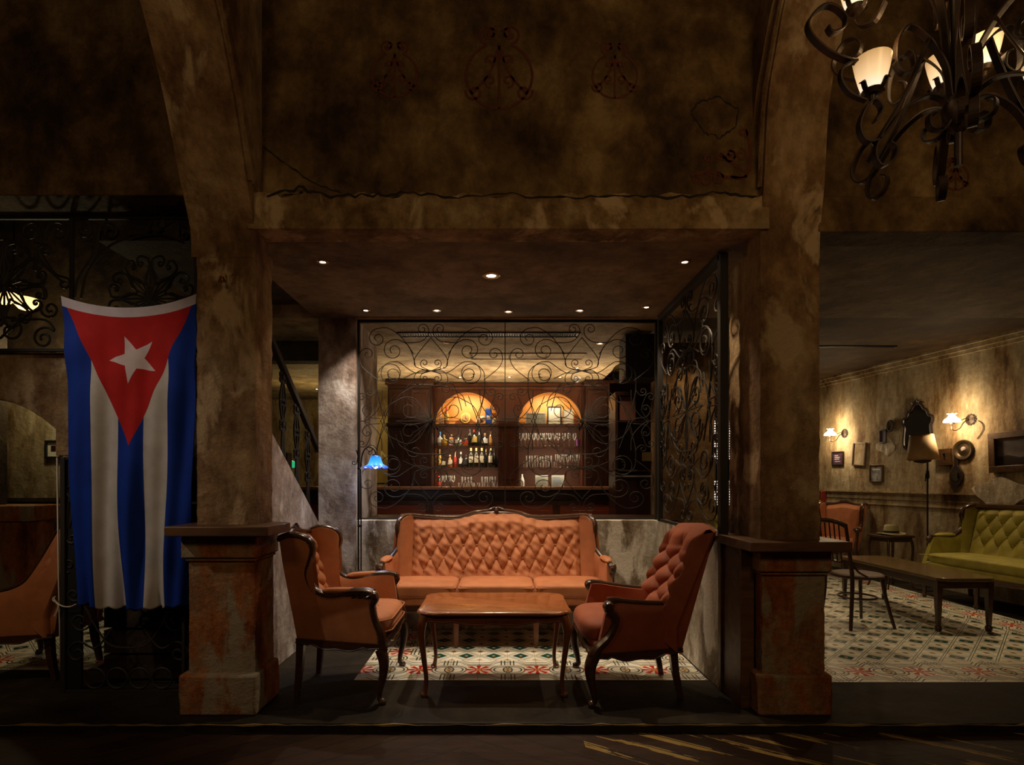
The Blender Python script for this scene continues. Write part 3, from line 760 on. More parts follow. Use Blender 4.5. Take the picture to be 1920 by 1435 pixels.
    for s in (-1, 1): scallop_rail((0, s*(hw-.03)), (dep+.02, s*(hw-.01)), .315, .345, .03, .03).build('side_rail', wood, r)
    return r, ys

# the three-seat sofa
SOX, SOY = -.030, 4.985
def crest1(t):
    c = cat([(0, 1.066, 0), (.12, 1.062, 0), (.24, 1.046, 0), (.33, 1.020, 0), (.42, 1.006, 0), (.55, 1.006, 0), (.75, 1.016, 0), (.9, 1.026, 0), (1.02, 1.018, 0)], 4)
    for a, b in zip(c, c[1:]):
        if a[0] <= t <= b[0]: return a[1]+(b[1]-a[1])*(t-a[0])/(b[0]-a[0])
    return c[-1][1]
def put(r, loc, rz): r.location = loc; r.rotation_euler = (0, 0, rz)
S, ys = sofa('three_seat_sofa', 'terracotta three-seat sofa with deep buttoned back and carved dark frame against the low wall', (0, 0, 0), 0, mt['fab'], mt['wood'], .94, .50,
             [(-.90, -.315), (-.31, .31), (.315, .90)], crest1, .058, .11, (.55, .88), 1.02, .17, n_t=1.3, e=.34, dep_t=.046, sag=.010)
for y in ys:
    m = M()
    if abs(y) < .5:
        m.tube([(.50, y, .33), (.50, y, .10), (.50, y, 0)], [.026, .020, .013], 8); m.lathe([(.026, 0), (.03, .008), (.026, .016)], (.50, y, .27), 12)
        for q in range(8): m.tube([(.50+.022*cos(q*PI/4), y+.022*sin(q*PI/4), .25), (.50+.015*cos(q*PI/4), y+.015*sin(q*PI/4), .03)], .004, 5)
        m.build('leg', mt['legwood'], S)
    else:
        cab_leg(.50, y, .32, 1, 1 if y > 0 else -1).build('leg', mt['wood'], S)
for s in (-1, 1): back_leg(.03, s*.86, .31, -.02, 0).build('leg', mt['wood'], S)
put(S, (SOX, SOY, 0), -PI/2)
wing_chair('terracotta wing armchair beside the left pier, its curved wings framed in dark carved wood', (-1.262, 3.71, 0), 0)
tub_chair('deep rust armchair with buttoned slanting back, beside the pier right of the coffee table', (1.118, 3.67, 0), PI)

# coffee table
def coffee_table():
    r = thing('coffee_table', 'polished red-brown coffee table with curved legs in front of the terracotta sofa', 'coffee table', (-.035, 3.755, 0))
    hx, hy = .475, .30
    def outline(k=0.0):
        o = []
        for i in range(120):
            q = 2*PI*i/120; c, s = cos(q), sin(q); e = .22
            x = math.copysign(abs(c)**e, c)*(hx-k); y = math.copysign(abs(s)**e, s)*(hy-k)
            if abs(y) > (hy-k)*.93: y += math.copysign(.014*cos(x/(hx)*PI*1.5)-.004, y)
            if abs(x) > (hx-k)*.93: x += math.copysign(.012*cos(y/(hy)*PI*1.2)-.004, x)
            o.append((x, y))
        return o
    m = M()
    n = 120; zs = [(.03, .505), (.006, .509), (0.0, .517), (.002, .527), (.010, .533)]
    vs = []
    for k, z in zs: vs += [(x, y, z) for x, y in outline(k)]
    fs = [(i*n+j, i*n+(j+1) % n, (i+1)*n+(j+1) % n, (i+1)*n+j) for i in range(len(zs)-1) for j in range(n)]
    fs += [tuple(range(n-1, -1, -1)), tuple(len(zs)*n-n+j for j in range(n))]
    m.add(vs, fs); m.build('table_top', mt['tablewood'], r, ang=50)
    for a, b in (((-.43, -.262), (.43, -.262)), ((.43, .262), (-.43, .262)), ((.44, -.255), (.44, .255)), ((-.44, .255), (-.44, -.255))):
        m = scallop_rail(a, b, .462, .508, .026, .024); 
        if abs(a[1]) == .262 and a[1] == b[1]:
            for q in (-2, -1, 0, 1, 2): m.tube([(q*.018, a[1]*1.04, .455), (q*.026, a[1]*1.05, .475-.002*q*q)], [.006, .009], 6)
        m.build('apron', mt['legwood'], r)
    for sx in (-1, 1):
        for sy in (-1, 1):
            pts = cat([(sx*.435, sy*.255, .50), (sx*.450, sy*.268, .44), (sx*.452, sy*.27, .36), (sx*.436, sy*.262, .22), (sx*.424, sy*.255, .10), (sx*.432, sy*.262, .03), (sx*.446, sy*.27, .010)], 5)
            m = M(); m.tube(pts, [.028, .029, .024, .019, .0145, .013, .016, .018], 10); m.lathe([(.014, 0), (.022, .004), (.022, .014), (.01, .022)], (sx*.438, sy*.264, 0), 10)
            m.build('leg', mt['legwood'], r)
coffee_table()
# ------------------------------------------------------------------ ironwork
def spi(cx, cy, R, a0, turns, tail=(), dr=1, k=.22):  # spiral into (cx,cy); a0 in degrees is where it is entered; tail = points leading in
    turns = abs(turns)*.88; n = int(16*turns)+4; a0 = math.radians(a0); sp = []
    if tail:                                          # enter along the tangent from the last tail point
        tx, ty = tail[-1][0]-cx, tail[-1][1]-cy; D_ = math.hypot(tx, ty)
        a0 = math.atan2(ty, tx)+dr*math.acos(max(-1, min(1, R/max(D_, R*1.02))))
    for i in range(n+1):
        t = i/n; a = a0+dr*t*turns*2*PI; r = R*(1-(1-k)*t**.8); sp.append((cx+r*cos(a), cy+r*sin(a)))
    if tail:
        c = cat([(x, y, 0) for x, y in list(tail)+[sp[0], sp[1], sp[2]]], 5)
        return [(x, y) for x, y, _ in c]+sp[3:]
    return sp
def smooth2(pts, k=5): return [(x, y) for x, y, _ in cat([(a, b, 0) for a, b in pts], k)]
def rosette(cx, cy, r, n=8, w=.16, lines=None):       # n slim rhombi round a point
    L = []
    for i in range(n):
        a = 2*PI*i/n+PI/n*0; c, s = cos(a), sin(a)
        def q(u, v): return (cx+u*c-v*s, cy+u*s+v*c)
        L += [[q(.04*r, 0), q(.6*r, w*r), q(r, 0), q(.6*r, -w*r), q(.04*r, 0)], [q(0, 0), q(r, 0)]]
    return L
BAY = []
half = [
 spi(-73, 89, 27, -30, 1.75, [(0, 97), (-28, 92)], 1) , spi(-73, 89, 27, 190, -1.2, [(-85, 5), (-97, 40), (-101, 66)], -1),
 spi(-70, 135, 23, 30, 1.7, [(-29, 104), (-33, 122), (-42, 144)], 1),
 spi(-100, 158, 19, 60, 1.6, [(-32, 128), (-55, 160), (-80, 178)], 1),
 spi(-119, 128, 14, 190, 1.4, [(-98, 78), (-125, 100), (-134, 116)], -1),
 smooth2([(0, 160), (-24, 130), (-31, 116), (-27, 103), (0, 96)]),
 spi(-12, 111, 9, -60, 1.4, [(0, 96)], -1), spi(-12, 82, 10, 60, 1.4, [(0, 96)], 1),
 spi(-16, 176, 12, -20, 1.5, [(-48, 150), (-20, 152), (-6, 164)], 1),
 spi(-18, 78, 20, 95, .9, [(-5, 97)], 1), 
 smooth2([(-53, 81), (-30, 92), (0, 97)]),
 smooth2([(-102, 60), (-88, 0), (-70, -52)]), 
 spi(-114, 57, 9, -60, 1.4, [(-100, 60)], -1), spi(-129, 46, 9, 0, 1.4, [(-125, 2), (-112, 20), (-116, 38)], 1),
 spi(-119, 25, 7, 100, 1.2, [(-95, 5), (-120, 8), (-128, 20)], -1), 
 smooth2([(-139, 0), (-118, 3), (-95, 30), (-92, 60)]),
 spi(-40, 22, 26, 180, 1.5, [(-95, -2), (-80, 28), (-62, 40)], -1),
 spi(-30, 62, 14, 200, 1.4, [(-58, 20), (-50, 50)], -1),
 smooth2([(-66, 28), (-58, 50), (-30, 66), (0, 68)]),
]
for l in half:
    for sx in (1, -1):
        for sy in (1, -1): BAY.append([(sx*x, sy*y*(1 if sy > 0 else .93)) for x, y in l])
for k in range(8):
    a = k*PI/4+PI/8*0; BAY_r = rosette(0, 0, 66, 8, .12)
STAR = BAY_r
def strokes(lines, mp, w, h, up, mat, name, parent, rnd=False):
    m = M()
    for l in lines:
        pts = [mp(x, y) for x, y in l]
        if rnd: m.tube(pts, w/2, 5)
        else: m.bar(pts, w, h, up)
    return m.build(name, mat, parent, smooth=rnd)
def bars(segs, w, mat, name, parent):
    for a, b, ww in segs:
        m = M(); m.tube([a, b], (ww or w)*.7071, 4); m.build(name, mat, parent, bevel=.002, smooth=False)
def collars(pts, mp, r, mat, parent, name='collar'):
    m = M()
    for x, y in pts: m.lathe([(0, -r), (r*.8, -r*.7), (r, 0), (r*.8, r*.7), (0, r)], mp(x, y), 8)
    m.build(name, mat, parent)

# centre grille over the sill
g = thing('iron_grille', 'wide wrought iron grille of fine scrolls above the low wall behind the sofa', 'grille', (-.02, 5.12, .985))
K = 5.12/FPX
for cxp in (808, 1091):
    ox = (cxp-937)*K+.02; oz = CH+(900-790)*K-.985
    mp = lambda x, y: (ox+x*K*1.0, 0, oz+y*K*.98)
    strokes(BAY, mp, .0075, .006, (0, 1, 0), mt['ironw'] if 0 else mt['iron'], 'scrollwork', g, True)
    strokes(STAR, mp, .006, .006, (0, 1, 0), mt['iron'], 'star_rosette', g, True)
    collars([(0, 0)], mp, .022, mt['iron'], g, 'boss')
zt = CH+(900-600)*K-.985
x0, x1, xm = (672-937)*K+.02, (1231-937)*K+.02, (947-937)*K+.02
bars([((x0, 0, 0), (x0, 0, zt), .03), ((x1, 0, 0), (x1, 0, zt), .03), ((x0, 0, zt-.01), (x1, 0, zt-.01), .036), ((xm, 0, 0), (xm, 0, zt), .008), ((x0, 0, .012), (x1, 0, .012), .012)], .02, mt['iron'], 'frame_bar', g)
# side grille
g = thing('iron_grille', 'tall iron grille running into depth above the right-hand low wall, scrolls round a long star', 'grille', (1.418, 4.25, .985))
ys = (4.98-3.56)/278
mp = lambda x, y: (0, x*ys, .885+y*.00478)
strokes(STAR, mp, .010, .01, (1, 0, 0), mt['iron'], 'star_rosette', g, True)
st = list(BAY)
for sx in (-1, 1):
    for cx, cy in ((12, 111), (12, 82), (114, 57), (119, 25), (40, 22), (70, 135), (16, 176), (12, -105), (12, -76), (114, -53), (70, -125), (119, -23)):
        st += [spi(sx*cx, cy, 7, 90, .8, (), sx), spi(sx*cx, cy-14, 7, -90, .8, (), -sx)]
strokes(st, mp, .012, .012, (1, 0, 0), mt['iron'], 'scrollwork', g, True)
bars([((0, -.69, 0), (0, -.69, 1.80), .05), ((0, .70, 0), (0, .70, 1.80), .04), ((0, -.69, 1.79), (0, .70, 1.79), .05), ((0, -.69, .012), (0, .70, .012), .02)], .02, mt['iron'], 'frame_bar', g)
# left transom grille
def hearts(cx, cy, r0, r1, n=8, w=.30, a00=0, skip=()):
    L = []
    for i in range(n):
        if i in skip: continue
        a = a00+2*PI*(i+.5)/n; c, s = cos(a), sin(a)
        for sg in (-1, 1):
            q = lambda u, v: (cx+u*c-sg*v*s, cy+u*s+sg*v*c)
            W_ = r1*w; body = [q(r0, 0), q(lerp(r0, r1, .45), W_*.75), q(lerp(r0, r1, .8), W_*1.0), q(r1, W_*.55), q(r1*.97, W_*.2), q(r1*.86, W_*.12)]
            L.append(smooth2(body)+curl(q(r1*.9, W_*.14), q(r1*.86, W_*.12), -sg*1, W_*.22, 1.0, n=12))
    return L
K = 3.68/FPX
g = thing('iron_grille', 'dark iron transom grille of stars and hearts above the flag, under the soffit', 'grille', (-2.7, 3.68, 0))
mp = lambda px, py: ((px-HX)*K+2.7, 0, CH+(HY-py)*K)
inv = lambda L: L
tr = []
for cx, cy, sk in ((8, 535, ()), (283, 560, ())):
    tr += hearts(cx, cy, 28, 80, 8, .30)
tr += [smooth2([(cx, cy) for cx, cy in l]) for l in ([(85, 560), (70, 500), (20, 450), (-60, 460)], [(140, 558), (148, 520), (180, 470), (187, 430), (200, 412)], [(152, 560), (165, 510), (205, 462), (250, 446), (300, 440), (345, 456)])]
tr += [spi(58, 435, 22, 0, 1.5, [(70, 495), (66, 470), (84, 455)], -1), spi(110, 435, 22, 180, 1.6, [(118, 530), (70, 480), (85, 445)], 1), spi(205, 435, 20, 180, 1.5, [(165, 500), (180, 460)], 1), spi(158, 433, 16, -90, 1.2, [(135, 412), (160, 412)], 1),
       spi(120, 532, 12, 60, 1.3, [(75, 470), (100, 510)], 1), spi(85, 470, 10, 0, 1.3, [(66, 455)], 1), spi(95, 580, 17, 200, 1.5, [(80, 590), (74, 575)], -1), spi(82, 635, 22, 60, 1.6, [(40, 600), (85, 600), (102, 620)], -1),
       spi(300, 420, 14, 180, 1.3, [(240, 440), (275, 438)], 1), spi(345, 440, 10, 120, 1.2, [(290, 440), (330, 415)], -1), smooth2([(-5, 640), (40, 600), (70, 580)]), spi(20, 620, 26, 120, 1.4, [(-20, 610)], 1)]
strokes(tr, mp, .016, .008, (0, 1, 0), mt['iron'], 'scrollwork', g, True)
for ro in (rosette(8, 535, 62, 8, .16), rosette(283, 560, 66, 8, .16)): strokes(ro, mp, .013, .008, (0, 1, 0), mt['iron'], 'star_rosette', g, True)
bars([(mp(-190, 409), mp(372, 409), .02), (mp(135, 409), mp(135, 660), .022), (mp(-190, 657), mp(372, 657), .02), (mp(368, 409), mp(368, 657), .02), (mp(-150, 409), mp(-150, 657), .02)], .02, mt['iron'], 'frame_bar', g)
# gate below, standing open behind the flag
K = 3.55/FPX
g = thing('iron_gate', 'low black iron gate with scrolls and a pale edge strip, behind the hanging flag', 'gate', (-2.3, 3.55, 0))
mp = lambda px, py: ((px-HX)*K+2.3, 0, CH+(HY-py)*K)
tr = []
for cx, cy in ((240, 1080), (240, 950)): tr += hearts(cx, cy, 20, 66, 8, .30)
for s, cx in ((1, 150), (-1, 330)):
    tr += [spi(cx, 1165, 24, 90, 1.5, [(240, 1215), (cx+s*50, 1205), (cx+s*10, 1140)], s), spi(cx-s*5, 1225, 22, 0, 1.4, [(cx+s*60, 1180), (cx+s*30, 1215)], -s), spi(cx-s*12, 1115, 14, 90, 1.3, [(cx+s*30, 1090)], s), spi(cx-s*14, 920, 12, 90, 1.3, [(cx-s*20, 990), (cx-s*10, 950)], s), spi(cx-s*14, 1010, 12, -90, 1.3, [(cx-s*20, 940)], -s), spi(cx-s*20, 1060, 14, 90, 1.3, (), s)]
tr += [circ(240+k, 1272, 19, 18) for k in (-62, -20, 22, 64)]
strokes(tr, mp, .013, .008, (0, 1, 0), mt['iron'], 'scrollwork', g, True)
strokes(rosette(240, 1080, 50, 8, .16), mp, .011, .008, (0, 1, 0), mt['iron'], 'star_rosette', g, True)
b = M(); b.box(mp(122, 0)[0], mp(152, 0)[0], .0, .02, mp(0, 1296)[2], mp(0, 862)[2]); b.build('edge_plate', mt['black'], g)
bars([(mp(120, 1300), mp(120, 858), .03), (mp(345, 1300), mp(345, 858), .02), (mp(118, 1297), mp(350, 1297), .02), (mp(118, 860), mp(350, 860), .02)], .02, mt['iron'], 'frame_bar', g)
b = M(); b.tube([mp(115, 1301), mp(110, 1080), mp(107, 858)], .005, 4); b.build('edge_strip', simple('pale_edge_paint', (.5, .47, .40), .6), g)
b = M(); K2 = K
cpts = [(107, 1118), (113, 1128), (124, 1135), (138, 1136), (150, 1131)]
b.tube([(mp(a, c)[0]-2.3, 3.52, mp(a, c)[2]) for a, c in smooth2(cpts)], .004, 6)
b.tube([(mp(a, c)[0]-2.3, 3.52, mp(a, c)[2]) for a, c in smooth2([(112, 1128), (117, 1136), (110, 1154)])], .005, 6)
b.tube([(mp(a, c)[0]-2.3, 3.53, mp(a, c)[2]) for a, c in smooth2([(108, 1118), (104, 1124), (112, 1130)])], .005, 6)
tag(b.build('tie_cord', mt['cord']), 'thin off-white cord tying the bottom corner of the flag to the gate edge', 'cord')
# low dark bench seen through the gate
bn = thing('low_bench', 'low dark bench standing behind the iron gate', 'bench', (-2.3, 4.25, 0))
m = M(); m.box(-.35, .55, -.15, .15, .30, .35); m.build('seat', mt['bardark'], bn, bevel=.006)
for sx in (-.3, .5):
    for sy in (-.11, .11):
        m = M(); m.box(sx-.03, sx+.03, sy-.03, sy+.03, 0, .30); m.build('leg', mt['bardark'], bn)

# ------------------------------------------------------------------ stair rail
def stair_pt(y, off): return CH+0  # unused
sr = thing('stair_railing', 'black iron stair railing with forged balusters climbing behind the left pier', 'railing', (-1.66, 4.5, 0))
def diag(y): return .90+(5.06-y)*.697
ha, hb = (0, 3.60-4.5, 2.71), (0, 5.10-4.5, 1.64)
m = M(); m.bar([(0, -.95, 2.73), (0, .60, 1.635)], .05, .04, (1, 0, 0)); m.bar([(0, .60, 1.66), (0, .60, 1.60)], .05, .04, (1, 0, 0)); m.build('handrail', mt['iron'], sr, bevel=.004)
def baluster(y):
    z0 = diag(y)-.02; z1 = 2.06+(4.5-y)*.707; H = z1-z0; L = []
    for s in (-1, 1):
        L.append(smooth2([(0, H), (s*.012, H*.90), (s*.012, H*.86), (s*.055, H*.72), (s*.05, H*.60), (s*.012, H*.48), (s*.010, H*.44), (s*.045, 0.0)]))
        for zc, u in ((H*.90, 1), (H*.44, 1), (H*.66, .7)):
            L += [spi(s*.035*u, zc+.022*u, .026*u, -90, .9, [(0, zc)], s), spi(s*.035*u, zc-.024*u, .026*u, 90, .9, [(0, zc)], -s)]
    L.append([(0, 0), (0, H)])
    m = M()
    for l in L: m.bar([(0, y-4.5+a, z0+b) for a, b in l], .014, .012, (1, 0, 0))
    m.box(-.012, .012, y-4.5-.02, y-4.5+.02, z0+H*.43, z0+H*.47); m.box(-.012, .012, y-4.5-.02, y-4.5+.02, z0+H*.88, z0+H*.92)
    m.build('baluster', mt['iron'], sr, smooth=False)
for y in (3.74, 4.01, 4.286, 4.578, 4.84): baluster(y)

# ------------------------------------------------------------------ flag
def flag():
    m, nt, b = newmat('flag_cloth')
    uvn = nt.nodes.new('ShaderNodeUVMap'); uvn.uv_map = 'UVMap'; sp = nt.nodes.new('ShaderNodeSeparateXYZ'); nt.links.new(uvn.outputs[0], sp.inputs[0])
    u, v = E(sp.outputs[0]), E(sp.outputs[1])
    s5 = E.op('FLOOR', u*5); blue = (E.op('MODULO', s5, 2) < .5)
    tri = ((u-.5).abs()*2+v/.462) < 1.0
    W_, H_ = .83, 1.88; R, ri = .158, .158*.40
    x = (u-.527)*W_; y = (.172-v)*H_; r = E.op('SQRT', x*x+y*y)
    a = E.op('ARCTAN2', x, y)+math.radians(22+720)
    af = (E.op('MODULO', a+PI/5, 2*PI/5)-PI/5).abs()
    c36, s36 = cos(PI/5), sin(PI/5)
    star = (r*E.op('COSINE', af)*(ri*s36)+r*E.op('SINE', af)*(R-ri*c36)) < R*ri*s36
    hem = v < .032
    wn = noise(nt, coords(nt, (1, 1, 1)), 9, 5)
    c = mixc(nt, blue, (.50, .47, .43), (.003, .030, .27)); c = mixc(nt, tri, c, (.42, .010, .008)); c = mixc(nt, star, c, (.60, .50, .50)); c = mixc(nt, hem, c, (.55, .50, .55))
    seam = near((u*5).fr(), 0, .012)*(1-tri); c = mixc(nt, seam, c, (.03, .03, .08))
    c = mixc(nt, .35, c, ramp(nt, wn, [(.35, (.6,)*3), (.65, (1.1,)*3)]), 'MULTIPLY')
    nt.links.new(c, b.inputs['Base Color']); b.inputs['Roughness'].default_value = .8; b.inputs['Specular IOR Level'].default_value = .2
    NU, NV = 110, 170; D = 3.46; vs = []; uvs = []
    for j in range(NV):
        v = j/(NV-1)
        for i in range(NU):
            u = i/(NU-1)
            xl = lerp(117, 150, v**1.1)+3*sin(v*7); xr = lerp(371, 362, v)
            px = lerp(xl, xr, u); py = lerp(556+24*4*u*(1-u)-3*u, 1132+8*sin(u*PI)+2.0*sin(u*60), v)
            fold = v*.018*sin(u*19+1.2*sin(v*3)+.7)+.010*v*sin(u*41+v*4)
            fold += .013*sin(PI*v)*sin((u*1.3+v*.9)*9)*(.4+.6*u)+.012*sin((v-u*.55)*26)*math.exp(-((v-.16)/.13)**2)*(u)+.010*sin((v+u*.5)*24)*math.exp(-((v-.16)/.12)**2)*(1-u)
            y = D+(1.2+.5*v)*fold-.025*v-.012
            vs.append(((px-HX)*D/FPX, y, CH+(HY-py)*D/FPX)); uvs.append((u, v))
    fs = [(j*NU+i, j*NU+i+1, (j+1)*NU+i+1, (j+1)*NU+i) for j in range(NV-1) for i in range(NU-1)]
    me = bpy.data.meshes.new('hanging_flag'); me.from_pydata(vs, [], fs); me.materials.append(m)
    uvl = me.uv_layers.new(name='UVMap')
    for lp in me.loops: uvl.data[lp.index].uv = uvs[lp.vertex_index]
    me.shade_smooth(); o = bpy.data.objects.new('hanging_flag', me); COL.objects.link(o)
    s = o.modifiers.new('thick', 'SOLIDIFY'); s.thickness = .002
    tag(o, 'striped flag with red triangle and white star, hanging beside the left pier', 'flag')
flag()

# ------------------------------------------------------------------ blue glass floor lamp
fl = thing('floor_lamp', 'slim iron floor lamp with a glowing blue ruffled glass shade at the back-left column', 'lamp', (-1.215, 4.86, 0))
K = 4.86/FPX
m = M(); m.lathe([(0, .0), (.13, 0), (.135, .012), (.10, .025), (.03, .035), (.018, .06), (0, .06)], n=24); m.build('base', mt['iron'], fl)
m = M(); m.tube([(-.012, 0, .03), (-.012, 0, 1.63)], .007, 8); m.tube([(.012, 0, .03), (.012, 0, 1.46)], .006, 8)
for z in (.55, .95, 1.45): m.lathe([(0, -.012), (.02, -.008), (.022, 0), (.02, .008), (0, .012)], (0, 0, z), 12)
m.lathe([(0, -.01), (.035, -.006), (.035, .0), (.012, .02), (0, .02)], (0, 0, .55), 14)
m.bar([(a, 0, b) for a, b in spi(-.05, 1.50, .025, 0, 1.2, [(-.012, 1.56), (-.02, 1.53)], -1)], .006, .006, (0, 1, 0)); m.tube([(-.012, 0, 1.55), (-.03, 0, 1.61)], .005, 6); m.build('pole', mt['iron'], fl)
m = M(); m.tube([(a, 0, b) for a, b in smooth2([(.012, 1.40), (.014, 1.52), (.035, 1.60), (.075, 1.635), (.115, 1.62), (.135, 1.59), (.137, 1.565)])], .006, 8)
m.bar([(a, 0, b) for a, b in spi(.085, 1.585, .02, 0, 1.2, [(.11, 1.615)], -1)], .005, .005, (0, 1, 0)); m.lathe([(0, 0), (.026, 0), (.03, -.012), (.022, -.018)], (.137, 0, 1.572), 14); m.build('arm', mt['iron'], fl)
m = M()
def sh(u, v):
    a = u*2*PI; r = [.028, .04, .052, .062, .078, .104][int(v*5+.5)]; z = [1.562, 1.55, 1.52, 1.49, 1.468, 1.455][int(v*5+.5)]
    if v > .7: r *= 1+.05*cos(10*a); z += (.008*cos(10*a))
    return (.137+r*cos(a), r*sin(a), z)
m.grid(60, 6, sh, cu=True)
bl, nt, b = newmat('blue_lamp_glass'); g1 = nt.nodes.new('ShaderNodeTexCoord'); s1 = nt.nodes.new('ShaderNodeSeparateXYZ'); nt.links.new(g1.outputs['Object'], s1.inputs[0])
cc = ramp(nt, ((E(s1.outputs[2])-1.45)/.11).k, [(0.0, (.01, .02, .35)), (.12, (.02, .10, .75)), (.3, (.08, .45, 1)), (.7, (.03, .30, .9)), (1, (.01, .10, .4))])
nt.links.new(cc, b.inputs['Base Color']); nt.links.new(cc, b.inputs['Emission Color']); b.inputs['Emission Strength'].default_value = 1.0; b.inputs['Roughness'].default_value = .2
m.build('lamp_shade', bl, fl)
m = M(); m.lathe([(0, 1.448), (.014, 1.452), (.024, 1.468), (.024, 1.482), (.012, 1.51), (0, 1.512)], (.137, 0, 0), 14); m.build('bulb', simple('hot_bulb', (1, 1, 1), emit=(1, .95, .85), es=14), fl)

# ------------------------------------------------------------------ small brass lamp on the pier face
r = thing('wall_bracket', 'tiny brass bracket fixed high on the face of the left pier', 'bracket', (P(421, 525, 3.24)[0], 3.238, P(421, 525, 3.24)[2]))
m = M(); m.box(-.012, .012, -.012, 0, -.01, .03); m.build('mount_plate', mt['brass'], r, bevel=.002)
m = M(); m.tube([(0, -.01, .01), (0, -.045, .0), (.006, -.06, -.035)], [.005, .006, .012], 8); m.build('arm', mt['brass'], r)

# ------------------------------------------------------------------ chandelier
CX, CY_, CZ = 1.556, 1.9, 2.615
ch = thing('chandelier', 'big wrought iron chandelier of curling bands with glowing glass cups, hanging at the upper right', 'chandelier', (CX, CY_, CZ))
bandA = [(.02, -.02), (.03, .06), (.045, .141), (.103, .231), (.167, .274), (.206, .227), (.212, .15), (.188, .114), (.154, .135), (.156, .175), (.176, .19)]
bandB = [(.223, .150), (.29, .158), (.36, .154), (.437, .184), (.497, .236), (.512, .285), (.471, .335), (.428, .340), (.386, .304), (.392, .266), (.430, .250), (.445, .272)]
bandC = [(.103, .231), (.137, .141), (.193, .02), (.266, -.099), (.285, -.159), (.266, -.2), (.227, -.184), (.214, -.141), (.236, -.122)]
bandD = [(.030, .0), (.064, .03), (.116, .034), (.189, -.009), (.266, -.107), (.317, -.116), (.338, -.064), (.313, 0), (.283, .021), (.262, -.009), (.285, -.05)]
bandE = [(.313, .02), (.37, .045), (.40, .09), (.395, .13), (.36, .154)]
bandF = [(.02, -.02), (.05, -.075), (.095, -.07), (.10, -.03), (.075, -.02)]
bandG = [(.015, .0), (.035, .16), (.06, .36), (.13, .55), (.24, .66), (.32, .60), (.32, .50), (.26, .47), (.22, .52)]
def band_in(parent, a, pts, name, w=.026, t=.007, dz=0):
    c, s = cos(a), sin(a); m = M()
    m.bar([(r*c, r*s, z+dz) for r, z in smooth2(pts)], t, w, (-s, c, 0)); m.build(name, mt['rust'], parent, bevel=.0015, smooth=False)
arms = [(180, 0, 1), (238, 0, 0), (300, .0, 0), (0, 0, 1), (62, 0, 0), (122, 0, 0)]
for a, dz, lamp in arms:
    a = math.radians(a)
    for n_, b_ in (('scroll_band', bandA), ('scroll_band', bandC), ('hanging_scroll', bandD), ('leaf_curl', bandF), ('stem_band', bandG)): band_in(ch, a, b_, n_)
    if lamp: band_in(ch, a, bandB, 'arm_scroll'); band_in(ch, a, bandE, 'arm_scroll', .02)
for a in (238, 122): band_in(ch, math.radians(a), [(p[0]*.8, p[1]+.12) for p in bandB], 'arm_scroll')
m = M(); m.lathe([(0, -.20), (.012, -.20), (.012, -.09), (.03, -.07), (.045, -.03), (.05, 0), (.035, .03), (.018, .05), (.016, 2.0), (0, 2.0)], n=12); m.build('centre_rod', mt['rust'], ch)
m = M(); m.box(-.012, .012, -.004, .004, -.175, -.09); m.build('tip_band', mt['rust'], ch)
cup = simple('glowing_cup_glass', (.9, .8, .6), .3, emit=(1, .62, .25), es=1.0)
nt = cup.node_tree; b = nt.nodes['Principled BSDF']; E.nt = nt
tc = nt.nodes.new('ShaderNodeTexCoord'); sx_ = nt.nodes.new('ShaderNodeSeparateXYZ'); nt.links.new(tc.outputs['Object'], sx_.inputs[0])
nt.links.new(ramp(nt, ((E(sx_.outputs[2])+.02)/.16).k, [(0, (.45, .20, .06)), (.25, (1, .85, .62)), (.5, (.95, .62, .32)), (1, (.45, .25, .09))]), b.inputs['Emission Color'])
LAMPS = []
def cup_lamp(x, y, z, flip=1, label=''):
    r = bpy.data.objects.new('lamp', None); COL.objects.link(r); r.parent = ch; r.location = (x, y, z); r.scale = (.8, .8, .8); r['label'] = 'glowing glass cup in its iron holder'
    m = M(); m.lathe([(.030, 0), (.040, .012), (.052, .05), (.064, .10), (.072, .145), (.069, .146), (.060, .10), (.048, .05), (.036, .014), (0, .004)], n=24); o = m.build('glass_cup', cup, r)
    m = M(); m.lathe([(0, -.03), (.012, -.03), (.014, -.01), (.030, -.006), (.042, .012), (.038, .014), (.026, .0), (0, .0)], n=16)
    for q in range(4):
        a = q*PI/2+.4; m.bar([(c*cos(a), c*sin(a), zz) for c, zz in smooth2([(.03, .0), (.047, .015), (.058, .035), (.07, .03)])], .005, .02, (-sin(a), cos(a), 0))
    m.build('cup_holder', mt['rust'], r)
    m = M(); m.lathe([(0, .02), (.014, .03), (.018, .05), (.012, .075), (0, .085)], n=12); m.build('bulb', bpy.data.materials['hot_bulb'], r)
    LAMPS.append((CX+x, CY_+y, CZ+z+.16)); return r
cup_lamp(-.292, 0, .045); cup_lamp(.26, .20, .27); cup_lamp(.11, .2, .20); cup_lamp(-.24, .17, .47); cup_lamp(.29, 0, .045)
for q, (rr, zz) in enumerate(((.10, .44), (.23, .20))):
    pass
